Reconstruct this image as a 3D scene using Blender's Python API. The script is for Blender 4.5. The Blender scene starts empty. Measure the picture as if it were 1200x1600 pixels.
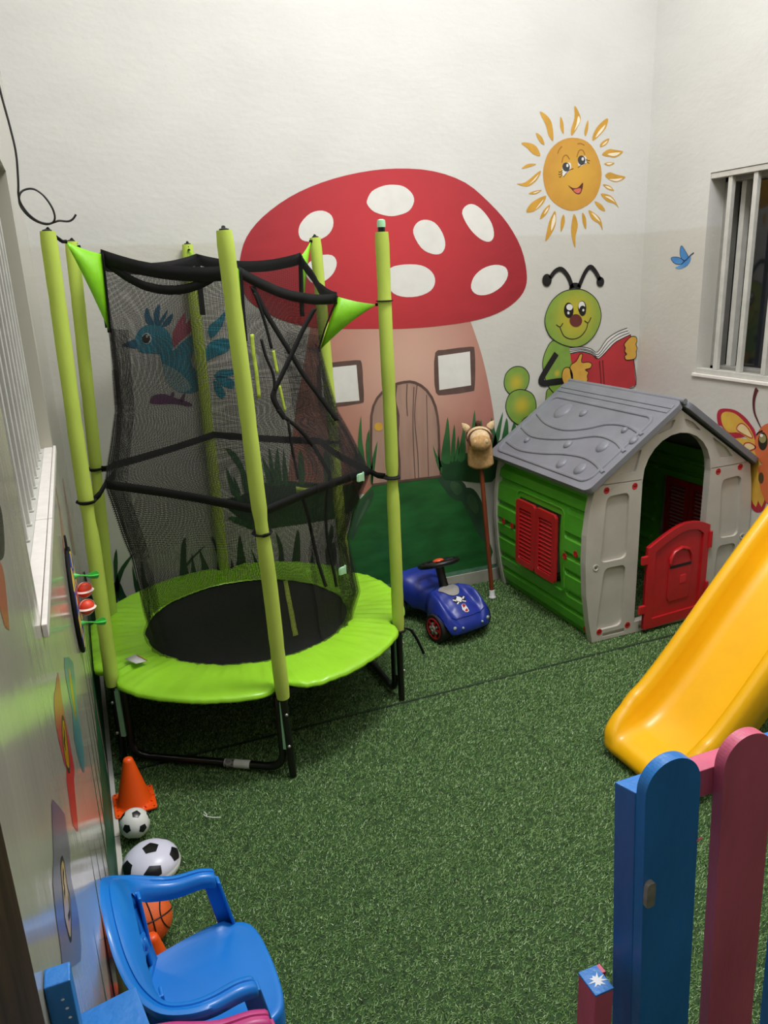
import bpy, bmesh, math, random
from mathutils import Vector, Matrix, noise
from math import sin, cos, pi, radians
import numpy as np
random.seed(7)
scn = bpy.context.scene
C = scn.collection

# ---------------------------------------------------------------- camera
ROT = [[0.9268912, -0.3732062, -0.0398723], [0.1448321, 0.2576395, 0.9553249], [0.3462605, 0.891257, -0.292856]]          # rows: right, up, forward
cam = bpy.data.cameras.new('camera')
cam.sensor_fit = 'HORIZONTAL'
cam.sensor_width = 36.0
cam.lens = 1196.723 / 1200 * 36.0
cam.clip_start = 0.02
camo = bpy.data.objects.new('camera', cam)
C.objects.link(camo)
r, u, f = [Vector(v) for v in ROT]
camo.matrix_world = Matrix(((r.x, u.x, -f.x, 0), (r.y, u.y, -f.y, 0), (r.z, u.z, -f.z, 1.75), (0, 0, 0, 1)))
scn.camera = camo

# ---------------------------------------------------------------- light and exposure
w = bpy.data.worlds.new('sky'); scn.world = w
w.use_nodes = True
bg = w.node_tree.nodes['Background']
bg.inputs['Color'].default_value = (0.97, 0.98, 1.0, 1)
bg.inputs['Strength'].default_value = 1.2
def area_light(name, loc, size, size_y, power, color=(1, 1, 1), rot=(0, 0, 0)):
    l = bpy.data.lights.new(name, 'AREA'); l.shape = 'RECTANGLE'
    l.size = size; l.size_y = size_y; l.energy = power; l.color = color
    o = bpy.data.objects.new(name, l); C.objects.link(o); o.location = loc; o.rotation_euler = rot
    return o
area_light('overhead_lamp', (1.5, 1.9, 4.2), 1.1, 0.5, 52, (1, 0.985, 0.96))
vs = scn.view_settings
vs.view_transform = 'Standard'; vs.look = 'None'; vs.gamma = 1.0; vs.use_curve_mapping = False
vs.exposure = 0.62

# ---------------------------------------------------------------- materials
def lin(c):
    return tuple(((v / 255) / 12.92 if v / 255 <= 0.04045 else ((v / 255 + 0.055) / 1.055) ** 2.4) for v in c) + (1,)
MATS = {}
def mat(name, rgb, rough=0.5, var=0.06, vs=9.0, bump=0.0, bs=60.0, stretch=(1, 1, 1), metal=0.0, coat=0.0, spec=0.5, grad=None, rgb2=None, sss=0.0):
    """principled material, colour broken up with noise; grad=(x,y,z,radius,rgb) is a painted soft blend round a point"""
    if name in MATS: return MATS[name]
    m = bpy.data.materials.new(name); m.use_nodes = True
    nt = m.node_tree; N = nt.nodes; L = nt.links
    p = N['Principled BSDF']
    p.inputs['Roughness'].default_value = rough
    p.inputs['Metallic'].default_value = metal
    p.inputs['Specular IOR Level'].default_value = spec
    p.inputs['Coat Weight'].default_value = coat
    p.inputs['Coat Roughness'].default_value = 0.08
    tc = N.new('ShaderNodeTexCoord'); mp = N.new('ShaderNodeMapping')
    mp.inputs['Scale'].default_value = stretch
    L.new(tc.outputs['Object'], mp.inputs['Vector'])
    nz = N.new('ShaderNodeTexNoise'); nz.inputs['Scale'].default_value = vs; nz.inputs['Detail'].default_value = 5
    L.new(mp.outputs['Vector'], nz.inputs['Vector'])
    c = lin(rgb)
    lo = lin(rgb2) if rgb2 else tuple(v * (1 - 2.2 * var) for v in c[:3]) + (1,)
    hi = c if rgb2 else tuple(min(1, v * (1 + 2.2 * var)) for v in c[:3]) + (1,)
    cr = N.new('ShaderNodeValToRGB'); cr.color_ramp.elements[0].position = 0.3; cr.color_ramp.elements[1].position = 0.7
    cr.color_ramp.elements[0].color = lo; cr.color_ramp.elements[1].color = hi
    L.new(nz.outputs['Fac'], cr.inputs['Fac'])
    col = cr.outputs['Color']
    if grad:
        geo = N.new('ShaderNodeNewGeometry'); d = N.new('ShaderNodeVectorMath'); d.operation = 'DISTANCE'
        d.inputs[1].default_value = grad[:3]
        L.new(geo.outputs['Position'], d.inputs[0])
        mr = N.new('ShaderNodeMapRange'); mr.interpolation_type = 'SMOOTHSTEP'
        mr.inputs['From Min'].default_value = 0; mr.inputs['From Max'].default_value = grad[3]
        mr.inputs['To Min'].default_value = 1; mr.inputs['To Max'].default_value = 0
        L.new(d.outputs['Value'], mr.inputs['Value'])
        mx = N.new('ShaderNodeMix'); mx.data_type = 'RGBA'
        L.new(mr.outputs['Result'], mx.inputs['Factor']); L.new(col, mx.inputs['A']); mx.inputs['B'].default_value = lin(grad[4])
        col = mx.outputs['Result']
    L.new(col, p.inputs['Base Color'])
    if bump:
        n2 = N.new('ShaderNodeTexNoise'); n2.inputs['Scale'].default_value = bs; n2.inputs['Detail'].default_value = 4
        L.new(mp.outputs['Vector'], n2.inputs['Vector'])
        b = N.new('ShaderNodeBump'); b.inputs['Strength'].default_value = bump; b.inputs['Distance'].default_value = 0.004
        L.new(n2.outputs['Fac'], b.inputs['Height']); L.new(b.outputs['Normal'], p.inputs['Normal'])
    MATS[name] = m
    return m

# ---------------------------------------------------------------- mesh helpers
class MB:
    """collects shapes into one mesh"""
    def __init__(self): self.v = []; self.f = []
    def add(self, vs, fs):
        o = len(self.v); self.v += [tuple(p) for p in vs]; self.f += [tuple(i + o for i in q) for q in fs]; return self
    def box(self, a, b, M=None):
        x0, y0, z0 = a; x1, y1, z1 = b
        vs = [Vector(p) for p in ((x0, y0, z0), (x1, y0, z0), (x1, y1, z0), (x0, y1, z0), (x0, y0, z1), (x1, y0, z1), (x1, y1, z1), (x0, y1, z1))]
        if M: vs = [M @ p for p in vs]
        return self.add(vs, [(3, 2, 1, 0), (4, 5, 6, 7), (0, 1, 5, 4), (1, 2, 6, 5), (2, 3, 7, 6), (3, 0, 4, 7)])
    def tube(self, pts, rad, seg=10, closed=False, cap=True, flat=1.0, up=None):
        """sweep a round (or, with flat, oval) section along pts; rad a number or one per point"""
        P = [Vector(p) for p in pts]; n = len(P)
        R = [rad] * n if not hasattr(rad, '__len__') else rad
        vs = []; nrm = None
        for i in range(n):
            t = (P[(i + 1) % n] - P[i - 1]) if closed else (P[min(i + 1, n - 1)] - P[max(i - 1, 0)])
            t.normalize()
            if up is not None: nrm = Vector(up) - t * Vector(up).dot(t)
            elif nrm is None:
                nrm = t.orthogonal()
            else: nrm = nrm - t * nrm.dot(t)
            if nrm.length < 1e-6: nrm = t.orthogonal()
            nrm.normalize(); b = t.cross(nrm)
            for k in range(seg):
                a = 2 * pi * k / seg
                vs.append(P[i] + nrm * (cos(a) * R[i] * flat) + b * (sin(a) * R[i]))
        fs = []
        for i in range(n if closed else n - 1):
            j = (i + 1) % n
            for k in range(seg):
                l = (k + 1) % seg
                fs.append((i * seg + k, i * seg + l, j * seg + l, j * seg + k))
        if cap and not closed:
            fs.append(tuple(range(seg))[::-1]); fs.append(tuple((n - 1) * seg + k for k in range(seg)))
        return self.add(vs, fs)
    def lathe(self, prof, seg=24, M=None, caps=True):
        """prof: (radius, z) pairs turned round Z"""
        vs = []; fs = []; n = len(prof)
        for rr, z in prof:
            for k in range(seg):
                a = 2 * pi * k / seg; vs.append(Vector((rr * cos(a), rr * sin(a), z)))
        if M: vs = [M @ p for p in vs]
        for i in range(n - 1):
            for k in range(seg):
                l = (k + 1) % seg
                fs.append((i * seg + k, i * seg + l, (i + 1) * seg + l, (i + 1) * seg + k))
        if caps:
            fs.append(tuple(range(seg))[::-1]); fs.append(tuple((n - 1) * seg + k for k in range(seg)))
        return self.add(vs, fs)
    def ball(self, c, rad, seg=20, rings=12, M=None):
        R = (rad,) * 3 if not hasattr(rad, '__len__') else rad
        vs = [Vector((0, 0, -R[2]))]; fs = []
        for i in range(1, rings):
            t = pi * i / rings
            for k in range(seg):
                a = 2 * pi * k / seg
                vs.append(Vector((R[0] * sin(t) * cos(a), R[1] * sin(t) * sin(a), -R[2] * cos(t))))
        vs.append(Vector((0, 0, R[2])))
        for k in range(seg):
            l = (k + 1) % seg
            fs.append((0, 1 + l, 1 + k)); e = 1 + (rings - 2) * seg
            fs.append((e + k, e + l, len(vs) - 1))
            for i in range(rings - 2):
                o = 1 + i * seg
                fs.append((o + k, o + l, o + seg + l, o + seg + k))
        if M: vs = [M @ p for p in vs]
        return self.add([p + Vector(c) for p in vs], fs)
    def prism(self, outer, holes=(), depth=0.01, M=None):
        """flat outline (x,y) with holes, extruded from z=0 to z=depth, then placed with M"""
        bm = bmesh.new(); es = []
        for loop in [outer] + list(holes):
            vv = [bm.verts.new((p[0], p[1], 0)) for p in loop]
            es += [bm.edges.new((vv[i], vv[(i + 1) % len(vv)])) for i in range(len(vv))]
        bmesh.ops.triangle_fill(bm, use_beauty=True, use_dissolve=False, edges=es, normal=(0, 0, 1))
        if depth:
            ret = bmesh.ops.extrude_face_region(bm, geom=bm.faces[:])
            for g in ret['geom']:
                if isinstance(g, bmesh.types.BMVert): g.co.z += depth
        bmesh.ops.recalc_face_normals(bm, faces=bm.faces[:])
        bm.verts.index_update()
        vs = [v.co.copy() for v in bm.verts]
        if M: vs = [M @ p for p in vs]
        self.add(vs, [tuple(v.index for v in q.verts) for q in bm.faces]); bm.free(); return self
    def grid(self, fn, nu, nv, close_u=False):
        vs = [fn(i / (nu if close_u else nu - 1), j / (nv - 1)) for j in range(nv) for i in range(nu)]
        fs = []
        for j in range(nv - 1):
            for i in range(nu if close_u else nu - 1):
                k = (i + 1) % nu
                fs.append((j * nu + i, j * nu + k, (j + 1) * nu + k, (j + 1) * nu + i))
        return self.add(vs, fs)
    def strip(self, pts, width, wdir):
        """flat ribbon along pts, widened along wdir (vector or one per point)"""
        P = [Vector(p) for p in pts]
        W = wdir if isinstance(wdir, list) else [wdir] * len(P)
        vs = []
        for p, d in zip(P, W):
            d = Vector(d).normalized() * width / 2; vs += [p - d, p + d]
        return self.add(vs, [(2 * i, 2 * i + 2, 2 * i + 3, 2 * i + 1) for i in range(len(P) - 1)])

def obj(name, mb, m, parent=None, smooth=True, world=False, bevel=0, solid=0, label=None, kind=None, angle=40, sub=0):
    """link the collected shapes as ONE mesh object; world=True: coordinates are room coordinates although it has a parent"""
    me = bpy.data.meshes.new(name)
    vs = mb.v
    if world and parent:
        q = parent; off = Vector((0, 0, 0))
        while q: off += q.location; q = q.parent
        vs = [tuple(Vector(p) - off) for p in vs]
    me.from_pydata(vs, [], mb.f); me.update()
    bm = bmesh.new(); bm.from_mesh(me)
    bmesh.ops.remove_doubles(bm, verts=bm.verts, dist=1e-5)
    if not solid: bmesh.ops.recalc_face_normals(bm, faces=bm.faces)
    bm.to_mesh(me); bm.free()
    for s in (m if isinstance(m, (list, tuple)) else [m]): me.materials.append(s)
    o = bpy.data.objects.new(name, me); C.objects.link(o)
    if parent: o.parent = parent
    if smooth:
        me.shade_smooth()
        me.set_sharp_from_angle(angle=radians(angle))
    if bevel:
        b = o.modifiers.new('bevel', 'BEVEL'); b.width = bevel; b.segments = 2; b.limit_method = 'ANGLE'; b.angle_limit = radians(35)
    if solid:
        b = o.modifiers.new('solid', 'SOLIDIFY'); b.thickness = solid; b.offset = 0
    if sub:
        b = o.modifiers.new('sub', 'SUBSURF'); b.levels = sub; b.render_levels = sub
    if label: o['label'] = label
    if kind: o['kind'] = kind
    return o
def tag(o, label, cat, group=None, kind=None):
    o['label'] = label; o['category'] = cat
    if group: o['group'] = group
    if kind: o['kind'] = kind
    return o
def thing(name, label, cat, loc=(0, 0, 0), rotz=0, group=None):
    o = bpy.data.objects.new(name, None); C.objects.link(o); o.empty_display_size = 0.05
    o.location = loc; o.rotation_euler = (0, 0, rotz)
    return tag(o, label, cat, group)
def struct(o): o['kind'] = 'structure'; return o
def smooth_loop(pts, n=5, closed=True):
    """Catmull-Rom through the points"""
    P = [Vector(p) for p in pts]; m = len(P); out = []
    for i in range(m if closed else m - 1):
        if closed: a, b, c, d = P[i - 1], P[i], P[(i + 1) % m], P[(i + 2) % m]
        else: a, b, c, d = P[max(i - 1, 0)], P[i], P[i + 1], P[min(i + 2, m - 1)]
        for k in range(n):
            t = k / n
            out.append(0.5 * ((2 * b) + (c - a) * t + (2 * a - 5 * b + 4 * c - d) * t * t + (3 * b - a - 3 * c + d) * t ** 3))
    if not closed: out.append(P[-1])
    return out
def ellipse(cx, cy, a, b, rot=0, n=28):
    return [(cx + a * cos(t) * cos(rot) - b * sin(t) * sin(rot), cy + a * cos(t) * sin(rot) + b * sin(t) * cos(rot)) for t in [2 * pi * k / n for k in range(n)]]
def rrect(x0, y0, x1, y1, rad, n=4):
    out = []
    for cx, cy, a0 in ((x1 - rad, y1 - rad, 0), (x0 + rad, y1 - rad, 90), (x0 + rad, y0 + rad, 180), (x1 - rad, y0 + rad, 270)):
        for k in range(n + 1):
            a = radians(a0 + 90 * k / n); out.append((cx + rad * cos(a), cy + rad * sin(a)))
    return out
def interp(tab, x):
    if x <= tab[0][0]: return tab[0][1:]
    for a, b in zip(tab, tab[1:]):
        if x <= b[0]:
            t = (x - a[0]) / (b[0] - a[0]); t = t * t * (3 - 2 * t) * 0.5 + t * 0.5
            return tuple(p + (q - p) * t for p, q in zip(a[1:], b[1:]))
    return tab[-1][1:]

# ---------------------------------------------------------------- the room
XL, XR, YB, HT = -0.105, 3.10, 3.725, 4.4
YF = -1.6
def plaster(name, top, low=None, zline=1.93, gloss_z=None):
    m = mat(name, top, rough=0.75, var=0.015, vs=3, bump=0.35, bs=26, stretch=(1, 1, 1.6), spec=0.3)
    nt = m.node_tree; N = nt.nodes; L = nt.links; p = N['Principled BSDF']
    geo = N.new('ShaderNodeNewGeometry'); sx = N.new('ShaderNodeSeparateXYZ'); L.new(geo.outputs['Position'], sx.inputs[0])
    nz = N.new('ShaderNodeTexNoise'); nz.inputs['Scale'].default_value = 30; L.new(geo.outputs['Position'], nz.inputs['Vector'])
    ad = N.new('ShaderNodeMath'); ad.operation = 'MULTIPLY_ADD'; ad.inputs[1].default_value = 0.012; L.new(nz.outputs['Fac'], ad.inputs[0]); L.new(sx.outputs['Z'], ad.inputs[2])
    st = N.new('ShaderNodeMapRange'); st.inputs['From Min'].default_value = zline; st.inputs['From Max'].default_value = zline + 0.012
    L.new(ad.outputs[0], st.inputs['Value'])
    src = p.inputs['Base Color'].links[0].from_socket
    mx = N.new('ShaderNodeMix'); mx.data_type = 'RGBA'; mx.blend_type = 'MULTIPLY'
    inv = N.new('ShaderNodeMath'); inv.operation = 'SUBTRACT'; inv.inputs[0].default_value = 1; L.new(st.outputs['Result'], inv.inputs[1])
    L.new(inv.outputs[0], mx.inputs['Factor']); L.new(src, mx.inputs['A'])
    lo = low or (247, 245, 240); mx.inputs['B'].default_value = lin(lo)
    L.new(mx.outputs['Result'], p.inputs['Base Color'])
    rr = N.new('ShaderNodeMapRange'); rr.inputs['To Min'].default_value = 0.42; rr.inputs['To Max'].default_value = 0.8
    L.new(st.outputs['Result'], rr.inputs['Value']); L.new(rr.outputs['Result'], p.inputs['Roughness'])
    return m
M_wall = plaster('white_plaster', (210, 209, 205))
# glossy lower left wall: satin enamel whose surface waves up and down in long vertical streaks
M_gloss = mat('glossy_enamel', (186, 183, 168), rough=0.13, var=0.04, vs=2.2, bump=0.16, bs=9, stretch=(1, 2.4, 0.35), spec=0.6)

def wall(name, outline, holes, M, thick=0.3, m=None):
    return struct(obj(name, MB().prism(outline, holes, thick, M), m or M_wall, smooth=False))
MX = lambda x, s: Matrix(((0, 0, s, x), (1, 0, 0, 0), (0, 1, 0, 0), (0, 0, 0, 1)))     # (y, z, depth) -> wall across X
MY = lambda y, s: Matrix(((1, 0, 0, 0), (0, 0, s, y), (0, 1, 0, 0), (0, 0, 0, 1)))     # (x, z, depth) -> wall across Y
LW0, LW1, LZ0, LZ1 = 1.20, 2.66, 1.255, 2.09       # left window opening (y, z)
RW0, RW1, RZ0, RZ1 = 2.05, 3.255, 1.19, 2.185      # right window opening
wall_back = wall('wall_back', [(XL - .3, -.1), (XR + .3, -.1), (XR + .3, HT), (XL - .3, HT)], [], MY(YB, 1))
wall_left = wall('wall_left', [(YF, LZ0), (LW0, LZ0), (LW0, LZ1), (LW1, LZ1), (LW1, LZ0), (YB, LZ0), (YB, HT), (YF, HT)], [], MX(XL, -1), m=M_gloss)
obj('enamel_dado', MB().prism([(YF, -.1), (YB, -.1), (YB, LZ0), (YF, LZ0)], [], 0.3, MX(XL, -1)), M_gloss, wall_left, smooth=False, label='glossy enamelled lower half')
wall_right = wall('wall_right', [(YF, -.1), (YB, -.1), (YB, HT), (YF, HT)], [[(RW0, RZ0), (RW1, RZ0), (RW1, RZ1), (RW0, RZ1)]], MX(XR, 1))
wall_front = wall('wall_front', [(XL - .3, -.1), (XR + .3, -.1), (XR + .3, HT), (XL - .3, HT)], [], MY(YF, -1))
M_base = mat('turf_backing', (46, 74, 36), rough=0.9, var=0.2, vs=40)
floor = struct(obj('floor', MB().box((XL - .3, YF - .3, -0.1), (XR + .3, YB + .3, 0.0)), M_base, smooth=False))
ceiling = struct(obj('ceiling', MB().box((XL - .3, YF - .3, 2.75), (XR + .3, 0.15, 2.9)), M_wall, smooth=False))

# white tile strip and painted skirting
M_tile = mat('white_tile', (206, 203, 196), rough=0.35, var=0.05, vs=12)
tr = struct(obj('trim_1', MB().box((XL, -1.0, 0.0), (XL + .003, 3.70, 0.006)), M_tile, smooth=False))
for k in range(10):
    y = 3.70 - 0.23 * k
    obj('tile', MB().box((XL + .0005, y - .2285, 0.001), (XL + .017, y, 0.011 + 0.0015 * (k % 2))), M_tile, tr, smooth=False, bevel=0.001)
M_skirt = mat('grey_skirting', (176, 170, 160), rough=0.5, var=0.05, vs=14)
struct(obj('baseboard_back', MB().box((XL, YB - .008, 0), (XR, YB, 0.075)), M_skirt, smooth=False, bevel=0.002))
struct(obj('baseboard_right', MB().box((XR - .008, 1.0, 0), (XR, YB - .01, 0.075)), M_skirt, smooth=False, bevel=0.002))

# artificial turf: two rolls of single blades, a bare seam between them
def turf():
    rng = np.random.default_rng(3)
    n = 430000
    x = rng.uniform(XL + .018, XR - .004, n); y = rng.uniform(0.55, YB - .012, n)
    keep = np.abs(y - (2.692 - 0.002 * x + 0.0025 * np.sin(x * 9))) > 0.0105
    x = x[keep]; y = y[keep]; n = len(x)
    ang = rng.uniform(0, 2 * np.pi, n); ln = rng.uniform(.006, .013, n); tilt = rng.uniform(.2, 1.2, n); wd = rng.uniform(.0009, .0015, n)
    ca, sa = np.cos(ang), np.sin(ang)
    # the pile leans a little towards the camera side
    dx = np.sin(tilt) * ca * ln + .002; dy = np.sin(tilt) * sa * ln - .001; dz = np.cos(tilt) * ln
    v = np.zeros((n, 3, 3), np.float32)
    v[:, 0] = np.stack([x - sa * wd, y + ca * wd, np.full(n, .0003)], 1)
    v[:, 1] = np.stack([x + sa * wd, y - ca * wd, np.full(n, .0003)], 1)
    tx = np.clip(x + dx, XL + .014, XR - .001); ty = np.minimum(y + dy, YB - .009)
    v[:, 2] = np.stack([tx, ty, dz], 1)
    me = bpy.data.meshes.new('turf_blades')
    me.vertices.add(3 * n); me.vertices.foreach_set('co', v.ravel())
    me.loops.add(3 * n); me.loops.foreach_set('vertex_index', np.arange(3 * n, dtype=np.int32))
    me.polygons.add(n); me.polygons.foreach_set('loop_start', np.arange(0, 3 * n, 3, dtype=np.int32)); me.polygons.foreach_set('loop_total', np.full(n, 3, np.int32))
    me.update(calc_edges=True)
    m = bpy.data.materials.new('grass_blade'); m.use_nodes = True
    nt = m.node_tree; N = nt.nodes; L = nt.links; p = N['Principled BSDF']
    geo = N.new('ShaderNodeNewGeometry'); cr = N.new('ShaderNodeValToRGB'); e = cr.color_ramp.elements
    e[0].position = 0.0; e[0].color = lin((98, 138, 70)); e[1].position = 0.6; e[1].color = lin((134, 170, 102))
    q = e.new(0.9); q.color = lin((154, 186, 124)); q = e.new(0.97); q.color = lin((200, 222, 178))
    L.new(geo.outputs['Random Per Island'], cr.inputs['Fac']); L.new(cr.outputs['Color'], p.inputs['Base Color'])
    p.inputs['Roughness'].default_value = 0.42; p.inputs['Specular IOR Level'].default_value = 0.4
    me.materials.append(m)
    o = bpy.data.objects.new('turf_blades', me); C.objects.link(o)
    o.parent = floor; o['kind'] = 'stuff'; o['label'] = 'green artificial turf blades'
turf()
obj('seam_gap', MB().add([(XL + .02, 2.688, .0004), (1.5, 2.685, .0004), (XR - .002, 2.682, .0004), (XL + .02, 2.697, .0004), (1.5, 2.693, .0004), (XR - .002, 2.690, .0004)], [(0, 1, 4, 3), (1, 2, 5, 4)]), mat('seam_dark', (16, 22, 14), rough=.9), floor, smooth=False)  # dark strip laid in the turf joint as its painted shadow

# ---------------------------------------------------------------- windows
M_alu = mat('aluminium_paint', (200, 199, 192), rough=0.4, var=0.04, vs=20, metal=0.0)
M_alud = mat('aluminium_grey', (150, 149, 143), rough=0.4, var=0.04, vs=20)
M_marble = mat('white_marble_sill', (238, 232, 226), rough=0.3, var=0.03, vs=30)
M_glass = mat('dark_glass', (26, 29, 34), rough=0.06, var=0.05, vs=3, spec=0.6)
M_frost = mat('pale_glass', (120, 122, 122), rough=0.15, var=0.05, vs=3)
win1 = struct(obj('window_1', MB().box((XL - .24, LW0 - .01, LZ0 - .02), (XL - .23, LW1 + .01, LZ1 + .01)), M_frost, smooth=False))
fr = MB()
for a, b in (((LW0, LZ0), (LW1, LZ0 + .05)), ((LW0, LZ1 - .05), (LW1, LZ1)), ((LW0, LZ0), (LW0 + .05, LZ1)), ((LW1 - .05, LZ0), (LW1, LZ1)), ((1.9, LZ0), (1.96, LZ1))):
    fr.box((XL - .235, a[0], a[1]), (XL - .19, b[0], b[1]))
obj('window_frame', fr, M_alu, win1, smooth=False, bevel=0.002)
sill = obj('window_sill', MB().box((XL - .2, LW0 + .002, LZ0), (XL - .026, LW1 - .002, LZ0 + .012)), M_alu, win1, smooth=False, bevel=0.001)
for a, b in ((LW0 - .02, 1.785), (1.79, LW1 + .02)):
    obj('marble_slab', MB().box((XL - .026, max(a, LW0 + .001), LZ0 + .0005), (XL - .001, min(b, LW1 - .001), LZ0 + .014)).box((XL + .0005, a, LZ0 - .008), (XL + .009, b, LZ0 + .014)), M_marble, win1, smooth=False, bevel=0.0015)
for k in range(12):
    y = 2.585 - 0.118 * k
    mb = MB().box((XL - .049, y - .008, LZ0 + .012), (XL - .033, y + .008, LZ1))
    mb.box((XL - .052, y - .011, LZ0 + .012), (XL - .030, y + .011, LZ0 + .017))
    obj('bar', mb, M_alu, win1, smooth=False, bevel=0.002)
win2 = struct(obj('window_2', MB().box((XR + .17, RW0 - .01, RZ0), (XR + .18, RW1 + .01, RZ1)), M_glass, smooth=False))
fr = MB()
fr.box((XR + .10, RW0, RZ0), (XR + .17, RW1, RZ0 + .035)); fr.box((XR + .10, RW0, RZ1 - .045), (XR + .17, RW1, RZ1))
fr.box((XR + .10, RW1 - .035, RZ0), (XR + .17, RW1, RZ1)); fr.box((XR + .10, RW0, RZ0), (XR + .17, RW0 + .035, RZ1))
obj('window_frame', fr, M_alud, win2, smooth=False, bevel=0.002)
fr = MB()
for y0 in (3.175, 2.58): fr.box((XR + .13, y0 - .03, RZ0 + .035), (XR + .168, y0, RZ1 - .045))
obj('sash', fr, M_alu, win2, smooth=False, bevel=0.002)
for z0, nm in ((RZ0, 'bottom_rail'), (RZ1 - .028, 'top_rail')):
    obj(nm, MB().box((XR + .004, RW0, z0), (XR + .05, RW1, z0 + .026)), M_alu, win2, smooth=False, bevel=0.002)
for k in range(7):
    y = 3.135 - 0.155 * k
    obj('bar', MB().box((XR + .012, y - .013, RZ0 + .026), (XR + .038, y + .013, RZ1 - .028)), M_alu, win2, smooth=False, bevel=0.003)
obj('window_sill', MB().box((XR - .012, RW0 - .02, RZ0 - .018), (XR + .10, RW1 + .015, RZ0 - .0005)), M_marble, win2, smooth=False, bevel=0.003)

# dark wooden door jamb at the near end of the left wall
M_jamb = mat('dark_wood', (50, 36, 25), rough=0.6, spec=.15, var=0.25, vs=8, stretch=(6, 6, 0.6))
dj = struct(obj('door_1', MB().box((XL + .0005, 0.30, 0.0), (XL + .012, 0.515, 2.05)), M_jamb, smooth=False, bevel=0.003))
obj('door_stop', MB().box((XL + .012, 0.30, 0.0), (XL + .022, 0.44, 2.05)), M_jamb, dj, smooth=False, bevel=0.003)

# ---------------------------------------------------------------- murals: flat paint on the walls (metres along the wall, height)
P = lambda n, rgb, **k: mat('paint_' + n, rgb, rough=k.pop('rough', 0.45), var=k.pop('var', 0.05), vs=k.pop('vs', 14), **k)
def place(wall, a, z, layer):
    d = (0.0002 + 0.00012 * layer) if wall == 'L' else (0.0008 + 0.0005 * layer)
    return {'B': (a, YB - d, z), 'R': (XR - d, a, z), 'L': (XL + d, a, z)}[wall]
def paint(parent, name, wall, pts, m, layer=0, smooth=3, label=None):
    q = [(p[0], p[1]) for p in (smooth_loop([(a, b, 0) for a, b in pts], smooth) if smooth else [Vector((a, b, 0)) for a, b in pts])]
    mb = MB().prism(q, [], 0)
    mb.v = [place(wall, v[0], v[1], layer) for v in mb.v]
    return obj(name, mb, m, parent, smooth=False, world=True, label=label)
def stroke(parent, name, wall, pts, m, width, layer=0, closed=False, smooth=4, taper=False):
    q = [Vector((a, b, 0)) for a, b in pts]
    if smooth: q = smooth_loop(q, smooth, closed)
    n = len(q); vs = []
    for i in range(n):
        t = (q[(i + 1) % n] - q[i - 1]) if closed else (q[min(i + 1, n - 1)] - q[max(i - 1, 0)])
        t.normalize(); nn = Vector((-t.y, t.x, 0)) * width / 2
        if taper: nn *= (1 - 0.85 * i / (n - 1))
        vs += [q[i] - nn, q[i] + nn]
    fs = [(2 * i, 2 * ((i + 1) % n), 2 * ((i + 1) % n) + 1, 2 * i + 1) for i in range(n if closed else n - 1)]
    mb = MB().add([place(wall, v.x, v.y, layer) for v in vs], fs)
    return obj(name, mb, m, parent, smooth=False, world=True)
def cen(pts): return sum(p[0] for p in pts) / len(pts), sum(p[1] for p in pts) / len(pts)
def oval(parent, name, wall, pts, m, layer, label=None):
    """oval from centre, point at the right, point at the top"""
    (cx, cz), (rx, rz), (ux, uz) = pts
    q = [(cx + (rx - cx) * cos(t) + (ux - cx) * sin(t), cz + (rz - cz) * cos(t) + (uz - cz) * sin(t)) for t in [2 * pi * k / 24 for k in range(24)]]
    return paint(parent, name, wall, q, m, layer, 0, label)

p_white = P('white', (226, 224, 219), var=0.02); p_black = P('black', (24, 22, 22)); p_brown = P('brown', (96, 74, 68), var=.1)
p_yellow = P('yellow', (212, 164, 66), var=.05); p_gold = P('gold', (202, 152, 56), var=.06)

# mushroom house
mh = thing('painted_mushroom_house', 'painted mushroom house with a red white-spotted cap and pink stem', 'mural', (1.45, YB, 0))
stem_pts = [(1.109,1.563),(1.062,1.386),(1.009,1.189),(0.9627,0.9811),(0.9317,0.7999),(0.9176,0.6926),(1.489,0.6334),(1.812,0.6726),(2.014,0.7388),(2.125,0.833),(2.133,0.9236),(2.124,1.015),(2.091,1.18),(2.053,1.327),(2.014,1.436),(1.986,1.507),(1.962,1.557),(1.528,1.586),(1.146,1.6)]
cx, cz = cen(stem_pts)
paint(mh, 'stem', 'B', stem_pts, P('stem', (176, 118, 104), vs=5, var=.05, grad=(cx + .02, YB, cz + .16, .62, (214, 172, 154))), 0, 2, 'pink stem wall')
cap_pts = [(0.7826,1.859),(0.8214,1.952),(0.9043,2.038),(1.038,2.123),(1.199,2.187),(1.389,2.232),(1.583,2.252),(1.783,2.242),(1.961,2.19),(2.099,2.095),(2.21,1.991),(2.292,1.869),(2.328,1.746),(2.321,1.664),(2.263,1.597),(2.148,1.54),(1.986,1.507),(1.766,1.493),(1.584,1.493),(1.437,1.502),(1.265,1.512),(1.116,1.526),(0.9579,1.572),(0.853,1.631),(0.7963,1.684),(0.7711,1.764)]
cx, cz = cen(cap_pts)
paint(mh, 'cap', 'B', cap_pts, P('cap', (152, 36, 46), vs=6, var=.06, stretch=(1, 1, 3), grad=(cx, YB, cz + .08, .95, (198, 54, 62))), 2, 3, 'red cap')
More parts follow.
